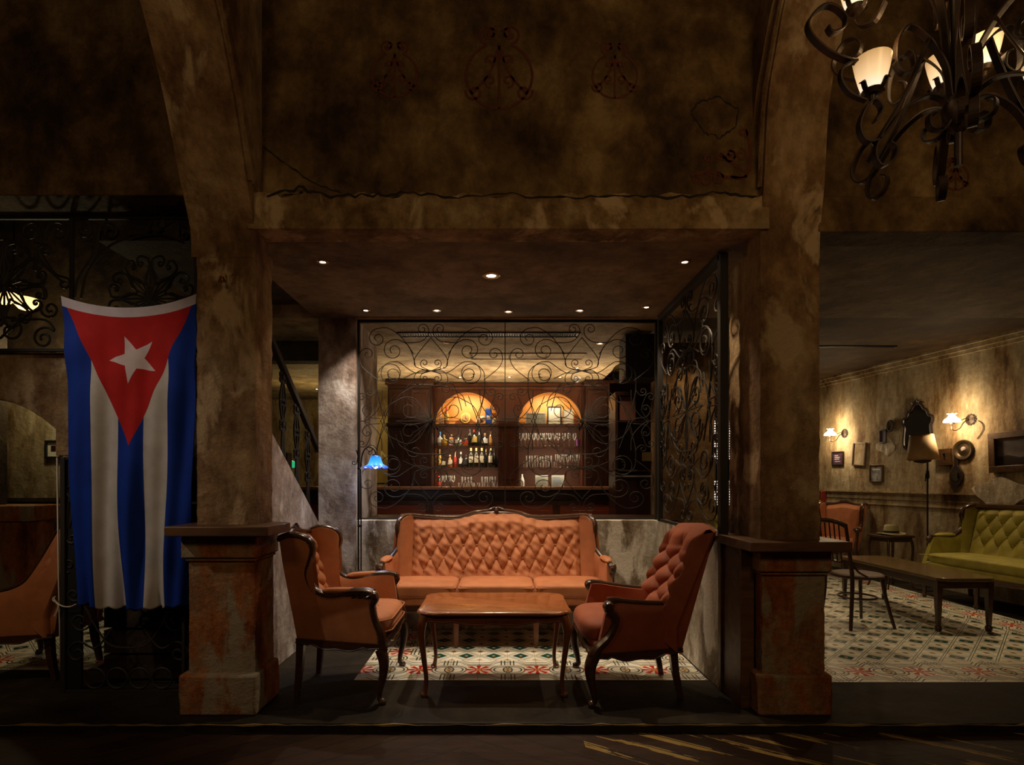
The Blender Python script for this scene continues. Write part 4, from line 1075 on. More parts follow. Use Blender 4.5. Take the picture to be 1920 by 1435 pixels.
# ------------------------------------------------------------------ bar
BY = 8.4
wood2, wdk = mt['barwood'], mt['bardark']
gold = simple('orange_lit_panel', (.60, .27, .06), .5, c2=(.72, .36, .10), s=2, st=(1, 1, .4))  # orange glow of the lit niches put into the wood colour
bb = thing('back_bar_cabinet', 'tall dark mahogany back bar with two lit round-arched niches behind the counter', 'cabinet', (0, BY, 0))
NI = ((-.965, -.02), (.283, 1.24))
m = M()
for a, b in ((-.985, -.965), (-.02, .283), (1.24, 1.26)): m.box(a, b, 0, .40, 0, 2.80)
for a, b in NI:
    c, r = (a+b)/2, (b-a)/2; ar = [(c+r*cos(q), 2.19+.47*sin(q)) for q in [PI*i/28 for i in range(29)]]
    m.prism([(a, 2.80), (a, 2.19)]+ar[::-1][1:-1]+[(b, 2.19), (b, 2.80)], lambda x, z, t: (x, t, z), 0, .05)
    m.box(a, b, 0, .40, 0, 1.16); m.box(a, b, .05, .40, 2.70, 2.80)
m.build('carcass', wood2, bb)
m = M()
for a, b in NI: m.box(a, b, .38, .41, 2.19, 2.72)
m.build('niche_lining', gold, bb)
m = M()
for a, b in NI: m.box(a, b, .385, .41, 1.16, 2.19)
m.build('back_panel', simple('matt_brown_panel', (.075, .02, .007), .7), bb)
for a, b in NI:
    c, r = (a+b)/2, (b-a)/2
    m = M()
    def vault(u, v): q = PI*u; return (c+r*1.0*cos(q), .05+.34*v, 2.19+.485*sin(q))
    m.grid(30, 3, vault); m.build('niche_vault', gold, bb)
    for z in (2.19, 1.86, 1.536, 1.215):
        m = M(); m.box(a, b, .02, .385, z-.012, z); m.build('shelf', simple('pale_edged_shelf', (.22, .13, .08), .3) if 'pale_edged_shelf' not in bpy.data.materials else bpy.data.materials['pale_edged_shelf'], bb)
m = M(); m.box(-1.0, 1.27, -.06, .42, 2.70, 2.735); m.box(-1.0, 1.27, -.03, .42, 2.735, 2.80)
for a, b in ((-.02, .283),): m.box(a-.01, b+.01, -.03, 0, 2.14, 2.19); m.box(a+.06, b-.06, -.012, 0, 1.35, 2.05); m.box(a+.06, b-.06, -.012, 0, 2.26, 2.62)
m.build('cornice', wood2, bb, bevel=.004)
for i, (x0, x1, y0) in enumerate(((-1.62, -.985, -.30), (1.26, 1.92, -.22))):
    m = M(); m.box(x0, x1, y0, .40, 0, 2.78); m.build('side_cabinet', wdk, bb)
    m = M(); m.box(x0-.03, x1+.03, y0-.05, .40, 2.72, 2.80); m.box(x0-.02, x1+.02, y0-.035, .40, 2.12, 2.17); m.build('moulding', wdk, bb, bevel=.006)
    for k in range(2):
        w = (x1-x0)/2
        for z0, z1 in ((1.22, 2.06), (2.24, 2.66)):
            d = M(); a, b = x0+k*w+.02, x0+(k+1)*w-.02
            d.box(a, b, y0-.02, y0, z0, z1); d.box(a+.06, b-.06, y0-.028, y0-.018, z0+.06, z1-.06)
            dd = d.build('door', wdk, bb, bevel=.004)
            h = M(); h.lathe([(0, -.012), (.010, -.008), (.012, 0), (.006, .01)], ((b-.02) if k == 0 else (a+.02), y0-.035, (z0+z1)/2), 10, ax=Matrix.Rotation(PI/2, 3, 'X')); h.build('knob', mt['brass'], dd)
bc = thing('bar_counter', 'long mahogany bar counter seen through the grille, under the lit back bar', 'counter', (-.6, 7.0, 0))
m = M(); m.box(-3.2, 2.15, -.14, .45, 1.225, 1.265); m.build('worktop', simple('polished_counter_top', (.28, .13, .07), .22, coat=.5), bc, bevel=.006)  # colour lightened to stand for the bright reflection along the counter
m = M(); m.box(-3.15, 2.1, 0, .4, 0, 1.225); m.build('body', wood2, bc)
m = M(); m.box(-2.66, 2.12, -.05, 0, 1.12, 1.225); m.box(-2.66, 2.12, -.065, 0, 1.10, 1.125); m.build('moulding', wdk, bc, bevel=.006)
for k in range(6):
    m = M(); x = -2.6+k*.79; m.box(x, x+.70, -.02, 0, .25, 1.04); m.box(x+.05, x+.65, -.028, -.018, .32, .97); m.build('panel', simple('red_mahogany', (.22, .040, .014), .4, coat=.2) if k == 0 else bpy.data.materials['red_mahogany'], bc, bevel=.004)

# bottles and glasses
def px_x(px, y=8.56, r=.05):
    x = (px-HX)*y/FPX; a, b = NI[0] if x < .13 else NI[1]
    return min(b-r-.006, max(a+r+.006, x))
BP = {
 'wine': [(0, 0), (.036, .0), (.038, .006), (.038, .18), (.034, .20), (.016, .235), (.0135, .25), (.0135, .30), (.015, .302), (.015, .31), (0, .31)],
 'squat': [(0, 0), (.046, 0), (.050, .01), (.050, .09), (.042, .115), (.018, .14), (.015, .15), (.015, .18), (0, .18)],
 'tall': [(0, 0), (.030, 0), (.032, .008), (.032, .17), (.024, .20), (.012, .225), (.011, .28), (0, .28)],
 'round': [(0, 0), (.038, 0), (.052, .03), (.055, .06), (.045, .10), (.02, .13), (.014, .15), (.014, .20), (0, .20)],
 'square': [(0, 0), (.050, 0), (.054, .008), (.054, .10), (.048, .112), (.018, .125), (.014, .135), (.014, .16), (0, .16)],
}
def bottle(kind, glass, labc, capc, label, px, z, h=None, lz=(.25, .6), wide=1., y=8.56, shape=None):
    prof = BP[kind]; H = prof[-1][1]; k = (h or H)/H
    r = thing('bottle', label, 'bottle', (px_x(px, y, prof[1][0]*wide+.012) if y > 8.4 else (px-HX)*y/FPX, y, z))
    n = 4 if kind == 'square' else 16
    m = M(); m.lathe([(a*wide, b*k) for a, b in prof], n=n, ax=Matrix.Rotation(PI/4, 3, 'Z') if n == 4 else None); m.build('glass_body', glass, r)
    rb = max(a for a, b in prof)*wide*(1.02 if n == 16 else 1.03)
    if labc:
        m = M(); q = [(rb*cos(a), rb*sin(a)) for a in [-PI*.9+PI*.8*i/10 for i in range(11)]]
        if n == 4: q = [(-rb*.66, -rb*.72), (rb*.66, -rb*.72)]
        m.prism(q+[(x*.97, y_*.97) for x, y_ in q[::-1]], lambda a, b, t: (a, b, t), H*k*lz[0], H*k*lz[1]); m.build('paper_label', labc, r)
    if capc:
        t = prof[-2][0]*wide; m = M(); m.lathe([(0, H*k*.86), (t*1.2, H*k*.86), (t*1.25, H*k*1.0), (t, H*k*1.02), (0, H*k*1.02)], n=10); m.build('cap', capc, r)
    return r
G = {k: simple(k+'_bottle', c, .12, coat=.3, spec=.7) for k, c in dict(dark=(.010, .012, .008), amber=(.35, .11, .02), gold=(.55, .33, .05), greenish=(.25, .38, .22), pale=(.55, .55, .5), bluew=(.35, .45, .62), redd=(.25, .03, .01), orange=(.5, .18, .05)).items()}
Lc = {k: simple(k+'_label', c, .6) for k, c in dict(cream=(.62, .56, .42), white=(.72, .72, .70), red=(.6, .04, .02), blue=(.02, .16, .45), goldl=(.55, .38, .10), tan=(.42, .24, .08), black=(.02, .02, .02), yellow=(.7, .5, .1)).items()}
z1 = 1.861; zx = lambda v: 800+v/7.553
for a in [('round', 'bluew', 'white', 'blue', 'round blue and white bottle at the left end of the upper bottle shelf', 147, .22),
          ('round', 'gold', 'yellow', 'goldl', 'golden yellow bottle on the upper shelf right of the round blue and white one', 250, .17),
          ('square', 'orange', 'cream', 'goldl', 'square orange-tinted decanter on the upper bottle shelf', 350, .17),
          ('round', 'greenish', 'white', 'black', 'pale green bottle on the upper shelf between two decanters', 450, .16),
          ('tall', 'dark', None, 'black', 'thin unlabelled dark bottle on the upper shelf before the gold-disc one', 612, .25),
          ('squat', 'dark', 'goldl', 'red', 'dark bottle with a round gold label and red cap on the upper shelf', 675, .25),
          ('tall', 'dark', 'black', 'black', 'black-labelled dark bottle on the upper shelf, tallest of its row', 745, .27),
          ('squat', 'dark', 'white', 'tan', 'dark bottle with a broad white and blue label on the upper shelf', 825, .20),
          ('tall', 'amber', 'tan', 'tan', 'amber bottle with tan label at the right end of the upper bottle shelf', 907, .23)]:
    bottle(a[0], G[a[1]], Lc.get(a[2]), Lc[a[3]], a[4], zx(a[5]), z1, a[6], wide=.88, y=8.5+.08*(int(a[5]) % 2))
r = bottle('square', G['orange'], Lc['red'], Lc['cream'], 'low wide decanter with a red and cream band in the middle of the upper shelf', zx(552), z1, .12, (.3, .7), 1.25)
z2 = 1.537
for a in [('tall', 'gold', 'yellow', 'yellow', 'slim yellow bottle at the left end of the lower bottle shelf', 155, .28),
          ('squat', 'dark', 'cream', 'black', 'stubby dark bottle with a pointed cream label on the lower shelf', 235, .16),
          ('squat', 'amber', 'cream', 'goldl', 'squat brown bottle with a square cream label on the lower shelf', 330, .19),
          ('tall', 'redd', 'red', 'tan', 'tall bottle with a red disc above a yellow band on the lower shelf', 405, .25),
          ('wine', 'dark', 'white', 'white', 'dark bottle with a white label and white cap on the lower shelf', 485, .24),
          ('squat', 'dark', 'black', 'black', 'small all-black bottle on the lower shelf before the wine bottles', 560, .19),
          ('tall', 'dark', None, 'tan', 'narrow dark bottle without label between the wine bottles', 838, .28),
          ('wine', 'dark', None, 'black', 'dark unlabelled bottle beside the blue-labelled one on the lower shelf', 958, .28),
          ('squat', 'dark', 'blue', 'black', 'bottle with a bright blue label at the right end of the lower shelf', 1003, .24)]:
    bottle(a[0], G[a[1]], Lc.get(a[2]), Lc[a[3]], a[4], zx(a[5]), z2, a[6], wide=.74, y=8.55+.08*(int(a[5]) % 2))
w0 = bottle('wine', G['dark'], Lc['cream'], Lc['tan'], 'dark wine bottle with cream label and tan capsule, one of three side by side', zx(628), z2, .292, wide=.82, y=8.5)
w0['group'] = 'three cream-labelled wine bottles'
for v in (706, 782): dup(w0, (px_x(zx(v)), 8.5, z2))
dup(w0, (px_x(zx(905)), 8.5, z2), label='dark wine bottle with cream label standing apart, right of the narrow dark bottle', group='cream-labelled wine bottle standing apart')
# glasses
def glass_thing(name, prof, label, grp, catg='glass'):
    m = M(); m.lathe(prof, n=14); o = m.build(name, mt['glass']); tag(o, label, catg, grp); return o
TUM = [(0, .004), (.028, .004), (.031, .0), (.034, .09), (.031, .09), (.026, .012), (0, .012)]
WIN = [(0, .002), (.026, .002), (.024, .006), (.005, .010), (.0045, .085), (.010, .095), (.027, .125), (.029, .155), (.024, .20), (.022, .20), (.027, .155), (.025, .127), (.007, .10), (0, .098)]
FLU = [(0, .002), (.022, .002), (.020, .006), (.005, .010), (.005, .07), (.014, .09), (.024, .14), (.022, .20), (.020, .20), (.021, .14), (.010, .09), (0, .085)]
def row(name, prof, label, grp, pxs, z, y=8.53, catg='glass'):
    o0 = glass_thing(name, prof, label, grp, catg)
    for i, v in enumerate(pxs):
        o = o0 if i == 0 else o0.copy()
        if i: COL.objects.link(o)
        o.location = (px_x(v, y+.05*((i*7) % 3)/3, .037), y+.05*((i*7) % 3)/3, z)
row('tumbler', TUM, 'clear tumbler in the lower row of the small left stack on the back counter', 'lower tumblers of the small left stack', [zx(v) for v in (478, 550, 622, 694)], 1.2155)
row('tumbler', TUM, 'clear tumbler standing on top of the small left tumbler stack', 'upper tumblers of the small left stack', [zx(v) for v in (525, 610)], 1.307)
row('tumbler', TUM, 'clear tumbler in the lower row of the long stack at the left niche corner', 'lower tumblers of the long left stack', [zx(v) for v in (770, 842, 914, 986)], 1.2155)
row('tumbler', TUM, 'clear tumbler on top of the long stack at the left niche corner', 'upper tumblers of the long left stack', [zx(v) for v in (806, 878, 950)], 1.307)
row('wine_glass', WIN, 'stemmed glass standing on the back counter under the bottles', 'stemmed glasses under the bottles', [zx(v) for v in (205, 260, 318, 375)], 1.2155)
z9 = lambda v: 960+v/7.553
row('wine_glass', WIN, 'wine glass in the long row on the upper shelf of the right niche', 'wine glasses in the right niche', [z9(v) for v in (112, 185, 250, 310, 365, 420, 475, 535, 595, 655, 735, 810, 885)], 1.861)
row('tumbler', TUM, 'clear tumbler in the lower row on the right niche shelf', 'lower tumblers on the right niche shelf', [z9(v) for v in (190, 268, 346, 424, 502, 580)], 1.537)
row('tumbler', TUM, 'clear tumbler in the upper row on the right niche shelf', 'upper tumblers on the right niche shelf', [z9(v) for v in (228, 304, 380, 456, 532)], 1.628)
row('champagne_glass', FLU, 'slender stemmed glass right of the tumblers on the right niche shelf', 'slender glasses in the right niche', [z9(v) for v in (632, 684, 736, 790, 842, 896, 960)], 1.537)
m = M(); m.lathe([(0, 0), (.026, 0), (.036, .10), (.032, .10), (.024, .008), (0, .008)], n=16); o = m.build('cup', simple('purple_plastic', (.35, .12, .45), .4)); o.location = (px_x(z9(962), 8.46), 8.46, 1.861); tag(o, 'small purple cup at the right end of the wine glass shelf', 'cup')
m = M(); m.lathe([(0, 0), (.034, 0), (.036, .12), (.02, .17), (.012, .19), (.012, .22), (0, .22)], n=16); o = m.build('jug', simple('glazed_white', (.6, .6, .55), .3)); o.location = (px_x(z9(125), 8.5), 8.5, 1.2155); tag(o, 'pale narrow jug at the left edge of the right niche counter', 'jug')
# in the arches
z3 = 2.191
bottle('squat', G['pale'], Lc['white'], Lc['white'], 'white-labelled bottle at the left edge of the left arch', zx(200), z3, .18, wide=.62)
bottle('squat', G['amber'], Lc['yellow'], Lc['red'], 'bottle with a red cap and yellow label left of the mantel clock', zx(280), z3, .27, wide=.8)
ck = thing('mantel_clock', 'rounded wooden mantel clock with a gilt dial in the left arch', 'clock', (px_x(zx(545)), 8.69, z3))
m = M(); pr = [(-.17, 0), (-.17, .03)]+[(x, .05+.15*math.exp(-(x/.085)**2)) for x in [-.15+.3*i/24 for i in range(25)]]+[(.17, .03), (.17, 0)]
m.prism(pr, lambda a, b, t: (a, t, b), -.04, .04); m.build('case', simple('clock_case_wood', (.25, .08, .03), .35), ck, bevel=.004)
m = M(); m.lathe([(0, .012), (.05, .012), (.054, .004), (.075, .010), (.082, .0)], (0, -.042, .115), 32, ax=Matrix.Rotation(PI/2, 3, 'X')); m.build('bezel', simple('gilt', (.75, .58, .18), .4, .0), ck)
m = M(); m.lathe([(0, .006), (.052, .004), (.052, 0)], (0, -.052, .115), 32, ax=Matrix.Rotation(PI/2, 3, 'X')); m.build('dial', simple('dial_enamel', (.55, .34, .16), .5), ck)
m = M(); m.bar([(0, -.060, .115), (0, -.060, .150)], .006, .003, (0, 1, 0)); m.bar([(0, -.060, .115), (.022, -.060, .100)], .006, .003, (0, 1, 0)); m.build('hands', mt['brass'], ck)
bx = thing('bottle_box', 'tall bright blue gift box right of the mantel clock', 'box', (px_x(zx(875)), 8.66, z3))
m = M(); m.box(-.048, .048, -.045, .045, 0, .24); m.build('carton', simple('blue_card', (.02, .08, .5), .4), bx, bevel=.002)
m = M(); m.box(-.05, .05, -.047, .047, .24, .26); m.build('lid', simple('pale_blue_card', (.10, .25, .7), .4), bx, bevel=.002)
m = M(); m.box(-.03, .03, -.0465, -.045, .09, .15); m.build('paper_label', Lc['white'], bx)
m = M(); m.lathe([(0, 0), (.03, 0), (.04, .03), (.03, .08), (0, .10)], n=14); o = m.build('vase', simple('glazed_cream', (.62, .56, .42), .35)); o.location = (px_x(zx(975)), 8.5, z3); tag(o, 'small cream vase at the right edge of the left arch', 'vase')
bo = thing('striped_ball', 'pale ball with brown bands leaning beside the blue box in the left arch', 'ball', (px_x(zx(768)), 8.56, z3+.075))
bo.scale = (.75, .75, .75)
m = M(); m.lathe([(.115*math.sqrt(max(0, 1-(t)**2))*.55, .115*t) for t in [-1+2*i/16 for i in range(17)]], n=18, ax=Matrix.Rotation(1.0, 3, 'Y')); m.build('body', simple('pale_leather', (.7, .65, .6), .4), bo)
m = M(); m.lathe([(.040, -.088), (.050, -.062)], n=18, ax=Matrix.Rotation(1.0, 3, 'Y')); m.lathe([(.066, -.012), (.066, .02)], n=18, ax=Matrix.Rotation(1.0, 3, 'Y')); m.build('band', simple('brown_leather', (.35, .09, .03), .5), bo)
def leaning(label, x0, x1, zt, fr, pc, y, w=.018):
    r = thing('picture_frame', label, 'picture', ((x0+x1)/2, y, z3)); h = zt; hw = (x1-x0)/2
    m = M()
    for a, b, c, d in ((-hw, hw, 0, w), (-hw, hw, h-w, h), (-hw, -hw+w, w, h-w), (hw-w, hw, w, h-w)): m.box(a, b, -.01, .01, c, d)
    m.build('frame', fr, r); m = M(); m.box(-hw+w, hw-w, -.003, .006, w, h-w); m.build('print', pc, r)
    return r
q = lambda v, y: px_x(z9(v), y)
p1 = simple('grey_print', (.2, .19, .16), .4, c2=(.08, .08, .07), s=25); p2 = simple('pale_grey_print', (.48, .48, .42), .5, c2=(.55, .55, .5), s=6)
leaning('wide grey-framed photograph leaning in the left half of the right arch', q(190, 8.66), q(480, 8.66), .20, simple('grey_frame', (.3, .29, .25), .5), p1, 8.66)
leaning('black-framed pale certificate in the middle of the right arch', q(505, 8.55), q(705, 8.55), .29, mt['black'], p2, 8.62)
leaning('pale certificate in a light frame at the right of the right arch', q(718, 8.62), q(880, 8.62), .25, simple('light_frame', (.6, .55, .42), .5), simple('white_print', (.68, .70, .66), .5), 8.68)
def notice(label, v0, v1, marks):
    r = thing('notice_sheet', label, 'notice', (q((v0+v1)/2, 8.5), 8.5, 1.2155)); hw = (q(v1, 8.5)-q(v0, 8.5))/2
    m = M(); m.box(-hw, hw, 0, .004, 0, .205); m.build('sheet', simple('notice_card', (.26, .25, .21), .7) if 'notice_card' not in bpy.data.materials else bpy.data.materials['notice_card'], r)
    m = M()
    for k in range(6): m.box(-hw*.8, hw*(.2+.1*((k*5) % 6)), -.002, 0, .05+k*.024, .056+k*.024)
    m.build('print', marks, r)
notice('grey sheet with dark print standing under the right niche shelves', 330, 510, simple('grey_ink', (.1, .1, .09), .7)); notice('grey sheet with blue print right of the darker sheet', 560, 740, simple('blue_ink', (.03, .12, .3), .7))
o = thing('card_box', 'tiny blue and white packet at the right end of the bar counter', 'box', (P(1150, 912, 6.95)[0], 6.95, 1.265))
m = M(); m.box(-.03, .01, -.02, .02, 0, .035); m.build('carton', Lc['blue'], o, bevel=.002); m = M(); m.box(.01, .05, -.018, .018, 0, .022); m.build('flap', Lc['white'], o)
r = bottle('wine', G['dark'], Lc['red'], Lc['red'], 'small dark bottle with a red label on the counter at the left niche edge', 818, 1.2155, .19, y=8.47, wide=.7)
# ceiling gear of the bar
sp = thing('loudspeaker', 'large black loudspeaker hung from the ceiling at the right end of the bar', 'speaker', (1.395, 5.62, 2.80))
m = M(); m.box(-.165, .165, -.15, .15, -.455, -.02); m.build('cabinet', mt['black'], sp, bevel=.01)
m = M(); m.box(-.15, .15, -.158, -.15, -.44, -.035); m.build('grille_cloth', simple('black_mesh', (.012, .012, .012), .9, s=60, c2=(.02, .02, .02)), sp)
m = M(); m.tube([(0, 0, -.03), (0, 0, .0)], .03, 8); m.build('mount', mt['iron'], sp)
cd = thing('ceiling_camera', 'white dome security camera on the bar ceiling above the right arch', 'camera', (1.08, 7.85, 2.81))
m = M(); m.lathe([(0, -.10), (.03, -.095), (.05, -.07), (.055, -.04), (.05, -.035), (0, -.035)], n=20); m.build('dome', simple('smoked_dome', (.12, .12, .12), .1), cd)
m = M(); m.lathe([(.058, -.045), (.062, -.02), (.055, 0), (0, 0)], n=20); m.build('housing', mt['white'], cd)
def vent(label, x0, x1, y, dy, z, n):
    r = thing('ceiling_vent', label, 'vent', ((x0+x1)/2, y, z)); hw = (x1-x0)/2
    m = M()
    for a, b, c, d in ((-hw, hw, -dy, -dy+.012), (-hw, hw, dy-.012, dy), (-hw, -hw+.012, -dy, dy), (hw-.012, hw, -dy, dy)): m.box(a, b, c, d, -.012, -.001)
    m.box(-hw, hw, -dy, dy, -.004, -.002); m.build('frame', mt['black'] if n != 3 else mt['ceilb'], r)
    m = M()
    for k in range(n): x = -hw+.02+(2*hw-.04)*k/n; m.add([(x, -dy+.01, -.012), (x+.012, -dy+.01, -.004), (x+.012, dy-.01, -.004), (x, dy-.01, -.012)], [(0, 1, 2, 3)])
    m.build('slats', simple('vent_slat', (.012, .009, .006), .8), r)
vent('long dark ribbed air vent across the bar ceiling', -1.02, .80, 5.62, .085, 2.81, 70)
vent('wide pale ceiling panel behind the ribbed vent, near the bar middle', -.35, 1.0, 6.6, .16, 2.812, 3)
vent('long thin air slot in the right room ceiling nearest the beam', 2.95, 4.9, 4.41, .03, 2.955, 2)
vent('short air slot farther back in the right room ceiling', 3.7, 4.75, 6.72, .03, 2.955, 2)
# clutter at the right end of the bar
rk = r = thing('equipment_rack', 'dark rack of bar equipment beside the column at the right end of the bar', 'rack', (1.50, 6.45, 0))
m = M(); m.box(-.2, .2, -.15, .2, 0, 1.40); m.box(-.2, .2, -.15, .2, 1.44, 1.46); m.box(-.2, -.17, -.15, .2, 1.4, 2.30); m.box(-.2, .25, -.15, .2, 2.30, 2.34); m.box(-.2, .6, .2, .23, 0, 2.5); m.build('body', wdk, r, bevel=.004)  # last box: tall dark board added to stand for the deep shade behind
m = M(); m.box(-.12, .22, -.17, -.15, 1.38, 1.40); m.build('drip_tray', simple('steel', (.6, .6, .6), .3, .8), r)
o = M(); o.box(-.06, .06, -.02, .02, 0, .10); o = o.build('price_card', simple('yellow_card', (.16, .11, .04), .6)); o.location = (1.66, 6.28, 1.56)
tag(o, 'small yellowish card on the equipment rack at the bar end', 'card')
m = M(); m.box(-.09, .1, -.1, .1, 0, .27); o = m.build('storage_box', simple('brown_red_box', (.14, .05, .035), .7), bevel=.004); o.location = (1.44, 6.44, 2.0215); tag(o, 'red-brown box on the rack under the loudspeaker', 'box')
m = M(); m.box(-.19, .19, -.14, .14, 2.0, 2.02); m.build('rack_shelf', wdk, rk)
# poster and green desk lamp on the bar's far left
po = thing('wall_poster', 'olive-gold poster with pale letters left of the tall dark cabinet', 'poster', (-2.12, 9.28, 1.30))
m = M(); m.box(-.45, .32, 0, .012, 0, 1.1); m.build('sheet', simple('olive_gold_print', (.38, .27, .07), .6, c2=(.22, .15, .04), s=4), po)
fc = bpy.data.curves.new('lettering', 'FONT'); fc.body = 'SAN'; fc.size = .24; fc.extrude = .002; fo = bpy.data.objects.new('lettering', fc); COL.objects.link(fo); fo.parent = po; fo.location = (-.14, -.004, .36); fo.rotation_euler = (PI/2, 0, 0); fc.materials.append(simple('pale_letter', (.6, .5, .25), .6))
bpy.context.view_layer.update(); me_ = bpy.data.meshes.new_from_object(fo.evaluated_get(bpy.context.evaluated_depsgraph_get())); bpy.data.objects.remove(fo)
fo = bpy.data.objects.new('lettering', me_); COL.objects.link(fo); fo.parent = po; fo.location = (-.14, -.004, .36); fo.rotation_euler = (PI/2, 0, 0)
gl = thing('desk_lamp', 'small lamp with a green glass shade seen through the stair railing', 'lamp', (P(545, 868, 7.15)[0], 7.15, 1.265))
m = M(); m.lathe([(0, 0), (.07, 0), (.07, .015), (.01, .03), (.008, .22), (0, .22)], n=14); m.build('stand', mt['brass'], gl)
m = M(); m.lathe([(.03, .33), (.05, .32), (.085, .26), (.095, .24), (.09, .24), (.05, .30)], n=18); m.build('lamp_shade', simple('green_glass', (.02, .35, .15), .2, emit=(.02, .55, .25), es=.7), gl)
# ------------------------------------------------------------------ right-hand room
RZ = math.atan2(-RWd.y, -RWd.x)                      # local x runs to the viewer's right along the wall, local -y out of it
def wall_thing(name, label, cat_, px, py, off=.0):
    s, z, d = hitrw(px, py, off); p = rw(s, z, off)
    return thing(name, label, cat_, p, RZ), d
def span(px0, px1): return abs(hitrw(px0, 850)[0]-hitrw(px1, 850)[0])
def vspan(pxc, y0, y1): return abs(hitrw(pxc, y0)[1]-hitrw(pxc, y1)[1])
def frame_on_wall(label, x0, y0, x1, y1, fr, pc, w=.022, tilt=0., t=.022, mark=None):
    r, d = wall_thing('picture_frame', label, 'picture', (x0+x1)/2, (y0+y1)/2, .005)
    hw, hh = span(x0, x1)/2, vspan((x0+x1)/2, y0, y1)/2
    R = Matrix.Rotation(tilt, 3, 'Y')
    m = M()
    for a, b, c, e in ((-hw, hw, -hh, -hh+w), (-hw, hw, hh-w, hh), (-hw, -hw+w, -hh+w, hh-w), (hw-w, hw, -hh+w, hh-w)): m.box(a, b, -t, 0, c, e)
    m.v = [tuple(R @ Vector(v)) for v in m.v]; m.build('frame', fr, r, bevel=.003)
    m = M(); m.box(-hw+w, hw-w, -.010, -.001, -hh+w, hh-w); m.v = [tuple(R @ Vector(v)) for v in m.v]; m.build('print', pc, r)
    if mark:
        m = M()
        for a, b, c, e in mark: m.box(a*hw, b*hw, -.0125, -.0105, c*hh, e*hh)
        m.build('print_glint_marks', mt['white'], r)
    return r
purp = simple('dark_purple_print', (.06, .03, .06), .3); gilt = simple('dull_gilt_frame', (.09, .042, .014), .4, .4, c2=(.04, .02, .008), s=20); dkf = simple('black_brown_frame', (.02, .012, .01), .35)
frame_on_wall('small dark purple framed card with pale lines of print under the far wall lamp', 1561, 847, 1582, 873, dkf, purp, .02, mark=[(-.5, .1, .35, .45), (-.5, .4, .1, .2), (-.5, .3, -.15, -.05), (-.5, .5, -.45, -.4)])
frame_on_wall('crooked thin-framed empty panel right of the far wall lamp', 1600, 830, 1624, 874, simple('thin_brown_frame', (.09, .05, .03), .5), mt['wallr'], .02, tilt=.07)
frame_on_wall('small glazed black and white photograph lowest on the wall', 1632, 872, 1657, 905, gilt, simple('photo_print', (.12, .12, .12), .12, c2=(.5, .5, .5), s=14), .02, mark=[(-.6, .6, .4, .55)])  # the white stripe mark is a painted reflection in the glass
frame_on_wall('small dark purple picture beside the oval frame', 1650, 806, 1663, 831, dkf, purp, .016)
frame_on_wall('small thick gilt frame with a dark picture beside the lamp shade', 1763, 842, 1786, 873, gilt, simple('dark_red_print', (.04, .015, .012), .2), .06, tilt=-.03, t=.04)
big = frame_on_wall('large tilted gilt-framed landscape above the green sofa', 1856, 806, 1992, 884, gilt, simple('stormy_landscape_print', (.045, .04, .04), .22, c2=(.15, .13, .13), s=2.4, st=(1, 1, 2)), .07, tilt=-.035, t=.05)
m = M(); m.prism([(-.5, -.2), (-.5, -.06), (-.3, -.04), (-.1, -.07), (.2, -.05), (.5, -.08), (.5, -.2)], lambda a, b, t: (a*2*(span(1856, 1992)/2-.075), t, b), -.012, -.0105); m.build('painted_ground', simple('dark_paint_ground', (.015, .013, .012), .3), big)
def oval(label, px, py, rx, rz_, fr, pc, w=.02):
    r, d = wall_thing('oval_frame', label, 'picture', px, py, .004)
    m = M(); m.tube([(rx*cos(q), -.010, rz_*sin(q)) for q in [2*PI*i/28 for i in range(28)]], w/2, 8, closed=True); m.build('frame', fr, r)
    m = M(); m.prism([(rx*cos(q), rz_*sin(q)) for q in [2*PI*i/28 for i in range(28)]], lambda a, b, t: (a, t, b), -.008, 0); m.build('print', pc, r)
oval('tiny oval framed portrait above the purple picture', 1670, 799, .045, .068, dkf, simple('pale_portrait', (.35, .3, .33), .2, c2=(.1, .08, .1), s=18), .03)
r, d = wall_thing('wall_plate', 'round dark metal plate with raised rim on the wall right of the gilt frame', 'plate', 1808, 844, .004)
m = M(); m.lathe([(0, .012), (.03, .018), (.045, .010), (.075, .008), (.095, .028), (.115, .032), (.122, .02), (.12, 0)], n=36, ax=Matrix.Rotation(PI/2, 3, 'X')); m.build('dish', simple('tarnished_bronze', (.045, .030, .014), .4, .6), r)
m = M(); m.lathe([(0, .03), (.02, .028), (.03, .016)], (.0, 0, .01), 14, ax=Matrix.Rotation(PI/2, 3, 'X')); m.build('boss', simple('pale_enamel', (.3, .26, .24), .3), r)
r, d = wall_thing('hand_mirror', 'dark carved hand mirror hung with its handle up, below the round plate', 'mirror', 1795, 888, .004)
m = M(); m.prism([(x, z) for x, z in [(0, -.17), (.05, -.125), (.085, -.06), (.085, .0), (.05, .06), (.022, .10), (.028, .17), (.018, .21), (-.018, .21), (-.028, .17), (-.022, .10), (-.05, .06), (-.085, 0), (-.085, -.06), (-.05, -.125)]], lambda a, b, t: (a, t, b), -.022, 0); m.build('carved_back', dkf, r, bevel=.004)
m = M(); m.prism([(.052*cos(q), -.03+.065*sin(q)) for q in [2*PI*i/24 for i in range(24)]], lambda a, b, t: (a, t, b), -.026, -.020); m.build('mirror_glass', mt['mirror'], r)
r, d = wall_thing('wall_mirror', 'dark carved scalloped mirror behind the floor lamp shade', 'mirror', 1723, 800, .004)
sc_ = [(0, .30), (.05, .28), (.09, .22), (.13, .20), (.16, .13), (.21, .11), (.215, .05), (.19, .0), (.20, -.10), (.205, -.20), (.19, -.26), (.12, -.30), (0, -.32)]
